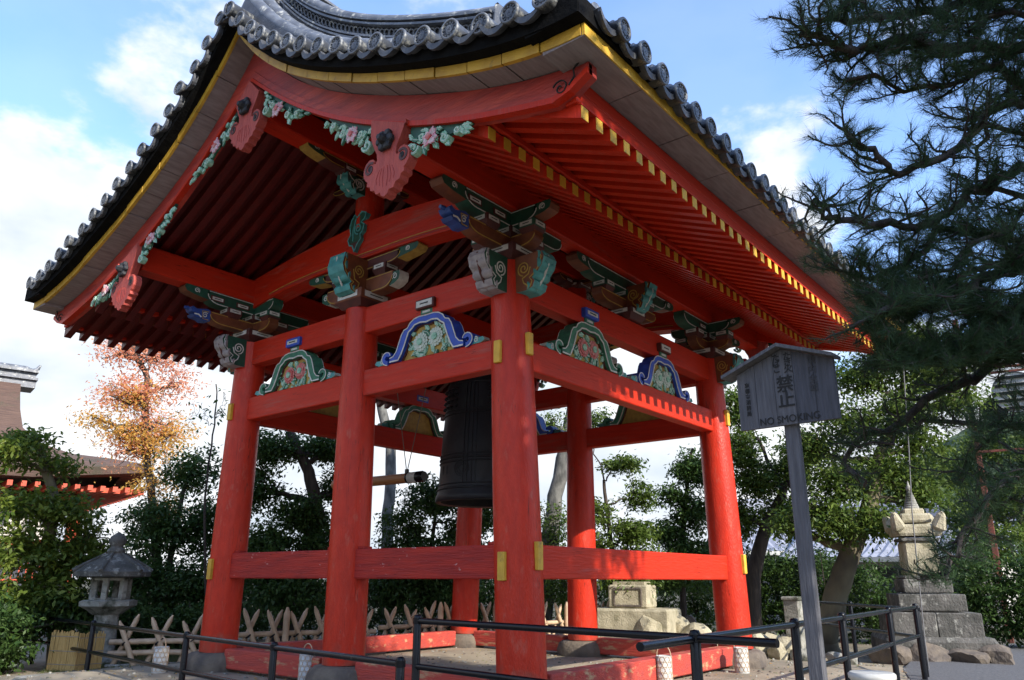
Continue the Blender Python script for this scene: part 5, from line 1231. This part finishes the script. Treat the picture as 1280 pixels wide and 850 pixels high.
tree('broadleaf_tree', 'dark glossy camellia tree below the wooden striker log', 'tree', [(530, 800, 19.5), (535, 720, 19.5), (545, 640, 19.5)], .10,
     [(540, 625, 19.5, 44, 26), (505, 660, 19.5, 32, 34), (580, 670, 19.7, 32, 36), (530, 700, 19.2, 56, 36), (495, 735, 19, 46, 30), (560, 740, 19.2, 46, 30), (600, 640, 19.6, 30, 30)], 18000, .12, 'leaf_dark', 'bark', 27, sig=.16, shell=.4)
tree('tall_tree', 'pale lichen-speckled straight trunk behind the bell striker', 'tree', [(483, 800, 23), (484, 690, 23), (489, 560, 23), (470, 470, 23.2), (480, 380, 23.2)], .19, [(470, 470, 23.2, 30, 20), (455, 400, 23.2, 50, 30), (500, 400, 23.2, 50, 30)], 3000, .12, 'leaf_mid', 'bark_pale', 28, shell=.4, r1=.6)
tree('tall_tree', 'grey trunk bending left beside the nearest pillar, seen right of it', 'tree', [(676, 800, 23), (684, 700, 23), (694, 620, 23), (708, 550, 23), (718, 490, 23.2), (705, 430, 23.2)], .27, [(690, 530, 23, 26, 16), (690, 660, 23, 30, 40), (705, 730, 22.6, 36, 36), (690, 430, 23, 60, 30)], 6000, .12, 'leaf_mid', 'bark_pale', 29, shell=.4, r1=.5)
tree('broadleaf_tree', 'open-branched tree against the sky behind the right face of the tower', 'tree', [(770, 800, 20.5), (768, 720, 20.5), (760, 650, 20.5), (755, 600, 20.5)], .10,
     [(775, 582, 20.5, 34, 13), (800, 618, 20.6, 26, 20), (750, 640, 20.4, 20, 26), (790, 665, 20.5, 36, 22), (745, 690, 20.3, 24, 26), (800, 700, 20.5, 34, 22), (735, 525, 20.5, 30, 16), (780, 730, 20.3, 40, 22)], 9500, .12, 'leaf_mid', 'bark', 30, sig=.14, shell=.3)
tree('broadleaf_tree', 'darker upright tree just left of the sunlit right pillar', 'tree', [(856, 800, 21.5), (852, 700, 21.5), (858, 620, 21.5), (866, 560, 21.5)], .09,
     [(862, 585, 21.5, 24, 24), (838, 620, 21.5, 22, 16), (868, 640, 21.5, 30, 26), (835, 665, 21.5, 30, 20), (862, 690, 21.3, 40, 26), (880, 590, 21.5, 20, 34), (830, 720, 21, 40, 22)], 12000, .12, 'leaf_dark', 'bark', 31, sig=.15, shell=.3)
tree('broadleaf_tree', 'sunlit tree with a dark forked trunk right of the sunlit pillar', 'tree', [(938, 800, 22), (940, 720, 22), (955, 660, 22), (980, 610, 22)], .26,
     [(925, 560, 22, 28, 34), (945, 600, 22, 30, 26), (990, 590, 22.3, 30, 22), (925, 650, 22, 22, 30), (975, 640, 22.3, 36, 24), (920, 510, 22, 26, 30), (1005, 560, 22, 30, 26)], 13000, .13, 'leaf_mid', 'bark', 32, sig=.17, shell=.35)
tree('broadleaf_tree', 'big tree with a mossy leaning trunk right of the sign post', 'tree', [(1030, 800, 19), (1044, 740, 19), (1062, 690, 19), (1084, 640, 19.2), (1100, 570, 19.4), (1128, 500, 19.6)], .31,
     [(1075, 470, 19.5, 46, 30), (1055, 530, 19.3, 46, 34), (1120, 520, 19.5, 46, 34), (1160, 470, 19.8, 46, 34), (1050, 600, 19.2, 46, 34), (1105, 590, 19.4, 44, 32), (1150, 560, 19.6, 40, 34), (1195, 500, 19.8, 34, 30), (1050, 655, 18.8, 50, 28), (1130, 430, 19.6, 60, 30), (1200, 440, 19.8, 40, 30), (1100, 650, 18.9, 34, 22), (1150, 615, 19.8, 40, 26), (1010, 560, 19.4, 34, 30), (1020, 640, 19.0, 34, 26), (990, 660, 19.2, 26, 20)], 24000, .125, 'leaf_mid', 'bark_moss', 33, sig=.25, shell=.2, per=16)
def hedge(label, pts, h, w, n, mt, seed, cat='hedge', name='hedge', size=.11):
    rg = np.random.default_rng(seed); a = [np.array(gpt(*p)) for p in pts]; b = a[0]; t = thing(name, label, cat, (*b, gz(*b)), 'hedges and bushes behind the fences')
    E = []
    for i in range(len(a)-1):
        m_ = max(2, int(np.linalg.norm(a[i+1]-a[i])/(.7*w)))
        for k in range(m_):
            q = a[i]+(a[i+1]-a[i])*(k+.5)/m_-b; hh = h*rg.uniform(.85, 1.12); E += [(np.array([q[0], q[1], hh*.62]), np.array([w*.6, w*.6, hh*.42])), (np.array([q[0], q[1], hh*.25]), np.array([w*.6, w*.6, hh*.28]))]
    _, c = leaves('foliage', E, n, size, mt, seed, t, sig=.13, shell=.45)
    mb = MB()
    for cen, rr in E[::2]: 
        mb.tube([(cen[0], cen[1], 0), (cen[0]+.05, cen[1], cen[2])], [.04, .02], 'bark', 6)
        for k in range(5): q = cen+rg.normal(0, .5, 3)*rr; mb.tube([(cen[0], cen[1], cen[2]*.4), tuple(q)], [.02, .006], 'bark', 5, False)
    mb.build('stems', t)
hedge('dark clipped hedge running behind the sign post and mossy trunk', [(915, 780, 23), (1010, 780, 23), (1125, 780, 22)], 2.25, 1.2, 19000, 'leaf_dark', 40)
tree('broadleaf_tree', 'leafy green tree behind the rusty floodlight frame at the right edge', 'tree', [(1290, 790, 27), (1285, 690, 27), (1262, 600, 27)], .2, [(1210, 640, 27, 40, 26), (1265, 620, 27, 40, 28), (1300, 570, 27, 40, 40), (1190, 590, 27, 30, 24), (1250, 680, 26.5, 50, 26), (1230, 560, 27, 26, 20)], 11000, .15, 'leaf_mid', 'bark', 35)
hedge('dark bushes at the right edge behind the stone stupa', [(1195, 780, 22), (1330, 780, 22)], 2.1, 1.2, 11000, 'leaf_dark', 41)
hedge('dark evergreen bushes behind the bamboo fence under the left bays', [(285, 780, 22), (420, 780, 21.5), (560, 780, 21.5), (640, 780, 22)], 1.9, 1.3, 20000, 'leaf_dark', 42)
hedge('brownish mixed shrubs behind the pale stone monument', [(690, 780, 24), (790, 780, 24), (900, 780, 24)], 1.9, 1.2, 12000, 'leaf_mid', 43)
hedge('low dark shrubs behind the bamboo fence at the far left', [(110, 780, 18.6), (260, 780, 18.2)], 1.0, .9, 8000, 'leaf_dark', 44)

# ---------------------------------------------------------------- pines
def needle_tufts(name, pts, dirs, L_, per, w, seed, parent, mt='needle', spread=.75):
    rg = np.random.default_rng(seed); n = len(pts); k = np.repeat(np.arange(n), per); N_ = len(k)
    d = dirs[k]+rg.normal(0, spread, (N_, 3))*.62; d /= np.linalg.norm(d, axis=1)[:, None]; l = L_*rg.uniform(.65, 1.15, N_)[:, None]
    base = pts[k]-dirs[k]*(rg.random(N_)*.09)[:, None]; s = np.cross(d, rg.normal(0, 1, (N_, 3))); s /= np.linalg.norm(s, axis=1)[:, None]+1e-9
    V = np.stack([base-s*w, base+s*w, base+d*l+np.array([0, 0, -.08])*l], 1); tone = np.clip(rg.random(n)[k]*.6+.4*rg.random(N_), 0, 1)
    return np_mesh(name, V.reshape(-1, 3), 3, tone, mt, parent)
TW = []
def twig_mesh(name, parent):
    a, b, c = (np.array([t[i] for t in TW]) for i in range(3)); r = np.array([t[3] for t in TW])[:, None]; out = []
    u = np.cross(c-a, [.3, .5, 1.0]); u /= np.linalg.norm(u, axis=1)[:, None]+1e-9; w = np.cross(c-a, u); w /= np.linalg.norm(w, axis=1)[:, None]+1e-9
    o = [u*cos(q)+w*sin(q) for q in (0, 2*pi/3, 4*pi/3)]
    for p, q, rp, rq in ((a, b, r, r*.8), (b, c, r*.8, r*.5)):
        for i in range(3): j = (i+1) % 3; out.append(np.stack([p+o[i]*rp, p+o[j]*rp, q+o[j]*rq, q+o[i]*rq], 1))
    V = np.concatenate(out); np_mesh(name, V.reshape(-1, 3), 4, np.zeros(len(V)), 'bark_pine', parent); TW.clear()
def pine_bough(mb, path, r, rg, tufts, lvl=0, dens=1.0, L1=1.0):
    """crooked bough with side twigs; collects tuft positions"""
    P = np.array(path)
    if lvl < 2: mb.tube([tuple(p) for p in P], list(np.linspace(r, max(.0035, r*.35), len(P))), 'bark_pine', (8, 5)[lvl], False)
    else: TW.append((P[0], P[2], P[-1], r))
    seg = np.linalg.norm(np.diff(P, axis=0), axis=1); tot = seg.sum(); s = np.r_[0, np.cumsum(seg)]
    if lvl == 2:
        for u in np.linspace(.5, 1, 2): q = np.array([np.interp(u*tot, s, P[:, i]) for i in range(3)]); d = P[-1]-P[-2]; d = d/np.linalg.norm(d)+[0, 0, .45]; tufts.append((q, d/np.linalg.norm(d)))
        return
    gap = (.040 if lvl == 1 else .042)/dens; start = .12 if lvl == 1 else .12
    for u in np.arange(start*tot, tot, gap):
        q = np.array([np.interp(u, s, P[:, i]) for i in range(3)]); i = min(len(P)-2, int(np.searchsorted(s, u, 'right')-1)); d = P[i+1]-P[i]; d /= np.linalg.norm(d)
        side = np.cross(d, [0, 0, 1]); side /= np.linalg.norm(side)+1e-9; e = d*rg.uniform(.2, .9)+side*rg.choice([-1, 1])*rg.uniform(.5, 1.1)+np.array([0, 0, rg.uniform(-.35, .55)]); e /= np.linalg.norm(e)
        ln = (rg.uniform(.45, .95) if lvl == 0 else rg.uniform(.10, .28))*L1*(1-.4*u/tot)
        m_ = 7 if lvl == 0 else 4; Q = [q]
        for j in range(m_): e = e+rg.normal(0, .22, 3)+np.array([0, 0, .06]); e /= np.linalg.norm(e); Q.append(Q[-1]+e*ln/m_)
        pine_bough(mb, Q, max(.0035, r*(.26 if lvl == 0 else .40)), rg, tufts, lvl+1, dens, L1)
def big_pine():
    rg = np.random.default_rng(77); base = np.array([9.7, -2.7, 0]); base[2] = gz(base[0], base[1])-.1
    t = thing('pine_tree', 'large dark pine whose crooked boughs reach in over the right side', 'pine tree', tuple(base)); mb = MB(); o = base
    tr = wob([(0, 0, 0), (-.2, -.15, 1.6), (.1, -.1, 3.2), (-.15, .1, 5.0), (.05, -.2, 6.6), (0, 0, 9.6)], rg, .05); rads = np.linspace(.24, .06, len(tr)); mb.tube([tuple(p) for p in tr], list(rads), 'bark_pine', 14); mb.build('trunk', t)
    def tip(path_px, z_at=None):
        q = [far(*p)-o for p in path_px]; k = int(np.abs(tr[:, 2]-(q[0][2]-.3)).argmin()); return wob([tr[k]]+q, rg, .035, 4)
    mb = MB(); tf = []
    B = [([(1330, 60, 5.7), (1200, 66, 5.3), (1100, 62, 5.0), (1045, 55, 4.8), (1012, 42, 4.6)], .05, 1.15, .62),
         ([(1350, -30, 5.8), (1180, 5, 5.3), (1080, 15, 5.0), (1025, 25, 4.8)], .045, 1.1, .62),
         ([(1300, -90, 5.8), (1160, -50, 5.4), (1050, -30, 5.1)], .045, 1.1, .7),
         ([(1340, 110, 5.9), (1280, 126, 5.7), (1225, 155, 5.5), (1180, 198, 5.3), (1115, 212, 5.1), (1075, 185, 4.9), (1055, 160, 4.8)], .042, .8, .62),
         ([(1225, 158, 5.5), (1212, 200, 5.4), (1218, 240, 5.3)], .02, .6, .5),
         ([(1345, 190, 5.9), (1285, 212, 5.7), (1228, 248, 5.5), (1180, 282, 5.3), (1110, 302, 5.1), (1065, 288, 4.9), (1035, 262, 4.8)], .042, .85, .62),
         ([(1180, 282, 5.3), (1120, 330, 5.1), (1075, 345, 4.9), (1030, 330, 4.8)], .025, 1.1, .55),
         ([(1345, 320, 5.8), (1280, 345, 5.6), (1200, 372, 5.3), (1130, 392, 5.1), (1100, 395, 4.9), (1082, 400, 4.8)], .045, 1.1, .6),
         ([(1340, 380, 5.7), (1270, 410, 5.5), (1180, 430, 5.3), (1110, 425, 5.1)], .035, 1.2, .55),
         ([(1290, 375, 5.9), (1265, 445, 5.8), (1228, 492, 5.7), (1180, 527, 5.6), (1130, 562, 5.5), (1085, 610, 5.4)], .045, .55, .45),
         ([(1180, 527, 5.6), (1120, 540, 5.5), (1075, 560, 5.4)], .02, .7, .4),
         ([(1345, 540, 5.4), (1270, 580, 5.2), (1210, 620, 5.1), (1170, 680, 5.0), (1150, 720, 5.0)], .026, .95, .45),
         ([(1340, 610, 5.4), (1260, 650, 5.3), (1200, 690, 5.2)], .018, .8, .45)]
    B += [([(1340, 400, 5.6), (1240, 400, 5.3), (1150, 405, 5.0), (1095, 400, 4.8)], .03, 1.2, .42), ([(1200, 372, 5.3), (1130, 350, 5.0), (1090, 365, 4.8)], .02, 1.2, .4),
         ([(1340, 470, 5.6), (1250, 455, 5.4), (1160, 455, 5.2), (1090, 450, 5.0)], .022, 1.2, .45), ([(1340, 425, 5.5), (1230, 425, 5.2), (1150, 428, 5.0), (1098, 425, 4.9)], .022, 1.6, .38), ([(1340, 150, 5.8), (1250, 85, 5.5), (1150, 110, 5.2), (1060, 100, 5.0)], .03, 1.2, .55),
         ([(1340, 240, 5.7), (1260, 270, 5.5), (1180, 330, 5.2), (1120, 360, 5.0)], .026, .9, .55), ([(1345, 500, 5.4), (1260, 530, 5.3), (1180, 590, 5.2)], .02, 1.0, .5), ([(1345, 30, 5.7), (1260, 30, 5.5), (1170, 35, 5.2)], .03, 1.2, .6)]
    for path, r, dens, L1 in B: pine_bough(mb, tip(path), r, rg, tf, 0, dens, L1)
    # boughs on the sides the picture does not show
    for k in range(34):
        hi = k < 18; z = rg.uniform(5.8, 9.5) if hi else rg.uniform(2.8, 6.2); a = rg.uniform(-pi, pi) if hi else rg.uniform(-2.7, .3)
        ln = rg.uniform(1.5, 2.5)*(1.0 if z < 8.3 else .7); i = int(np.abs(tr[:, 2]-z).argmin()); e = np.array([cos(a), sin(a), rg.uniform(-.1, .15)]); Q = [tr[i]]
        for j in range(7): e = e+rg.normal(0, .13, 3); e /= np.linalg.norm(e); Q.append(Q[-1]+e*ln/7)
        pine_bough(mb, Q, .05, rg, tf, 0, .30, .95)
    mb.build('boughs', t); pts = np.array([q for q, d in tf]); dr = np.array([d for q, d in tf]); print('tufts', len(pts))
    d2 = np.linalg.norm(pts+base-np.array(CAM), axis=1); vis = d2 < 1e9
    twig_mesh('twigs', t); needle_tufts('needles', pts, dr, .11, 18, .0011, 5, t)
big_pine()

# an added broadleaf tree outside the frame whose crown shades the near corner of the tower
def shade_tree():
    rg = np.random.default_rng(31); b = np.array([14.6, -4.6, 0]); b[2] = gz(b[0], b[1])-.1; t = thing('broadleaf_tree', 'unseen evergreen tree added beyond the big pine for its shade', 'tree', tuple(b), 'leafy evergreen trees around the tower')
    tr = wob([(0, 0, 0), (.1, .1, 3), (-.1, 0, 6), (0, .1, 9.5)], rg, .06); mb = MB(); mb.tube([tuple(p) for p in tr], list(np.linspace(.34, .1, len(tr))), 'bark', 12); mb.build('trunk', t)
    E = [(np.array(c), np.array(r)) for c, r in (((0, -1.8, 8.3), (1.6, 1.7, 1.6)), ((0, .4, 8.6), (1.7, 1.6, 1.6)), ((.2, -.6, 10.6), (1.6, 1.9, 1.5)), ((0, 2.0, 9.6), (1.4, 1.0, 1.3)), ((0, -3.0, 9.8), (1.4, 1.3, 1.5)), ((0, 1.2, 11.4), (1.3, 1.3, 1.1)), ((0, -1, 6.9), (1.4, 1.6, 1.0)), ((.1, .9, 7.4), (1.3, 1.3, 1.1)))]
    _, c = leaves('crown', E, 15000, .22, 'leaf_dark', 55, t, sig=.3, shell=.15)
    mb = MB()
    for cen, rr in E:
        a = tr[int(np.abs(tr[:, 2]-cen[2]+1.2).argmin())]; mb.tube([tuple(a), tuple(a*.5+cen*.5), tuple(cen)], [.12, .08, .04], 'bark', 7, False)
        for q in c[rg.integers(0, len(c), 60)]:
            if np.linalg.norm((q-cen)/rr) < 1.2: mb.tube([tuple(cen), tuple(q)], [.03, .008], 'bark', 4, False)
    mb.build('limbs', t)
shade_tree()
# ---------------------------------------------------------------- litter on the ground
def litter(name, n, mt, size, seed, box):
    rg = np.random.default_rng(seed); x = rg.uniform(box[0], box[1], n); y = rg.uniform(box[2], box[3], n); z = np.array([gz(a, b) for a, b in zip(x, y)])+.006
    a = rg.random(n)*2*pi; L_ = size*rg.uniform(.5, 1.2, n); c, s_ = np.cos(a), np.sin(a); V = np.zeros((n, 4, 3))
    for k, (u, v) in enumerate(((-.5, 0), (0, -.28), (.5, 0), (0, .28))): V[:, k, 0] = x+L_*(u*c-v*s_); V[:, k, 1] = y+L_*(u*s_+v*c); V[:, k, 2] = z+rg.uniform(0, .012, n)
    prop(np_mesh(name, V.reshape(-1, 3), 4, rg.random(n), mt), kind='stuff')
litter('fallen_leaves', 1500, 'leaf_gold', .05, 3, (-8, 9, -7, 9)); litter('fallen_leaves', 2200, 'leaf_yellow', .05, 4, (-9, 8, -7, 10))
def pebbles():
    rg = np.random.default_rng(8); mb = MB()
    for k in range(3600):
        x, y = rg.uniform(-6, 12), rg.uniform(-6.5, 13); r = rg.uniform(.012, .035); z = gz(x, y)+r*.25; h = r*rg.uniform(.5, .9); q = [(r*rg.uniform(.7, 1.2)*cos(t), r*rg.uniform(.7, 1.2)*sin(t)) for t in np.linspace(0, 2*pi, 7)[:-1]]
        vs = [(x+a, y+b, z-h*.4) for a, b in q]+[(x+a*.6, y+b*.6, z+h*.5) for a, b in q]; mb.add(vs, [(i, (i+1) % 6, 6+(i+1) % 6, 6+i) for i in range(6)]+[tuple(range(6, 12))], 'stone' if k % 3 else 'stone_brown')
    prop(mb.build('pebbles'), kind='stuff')
pebbles()
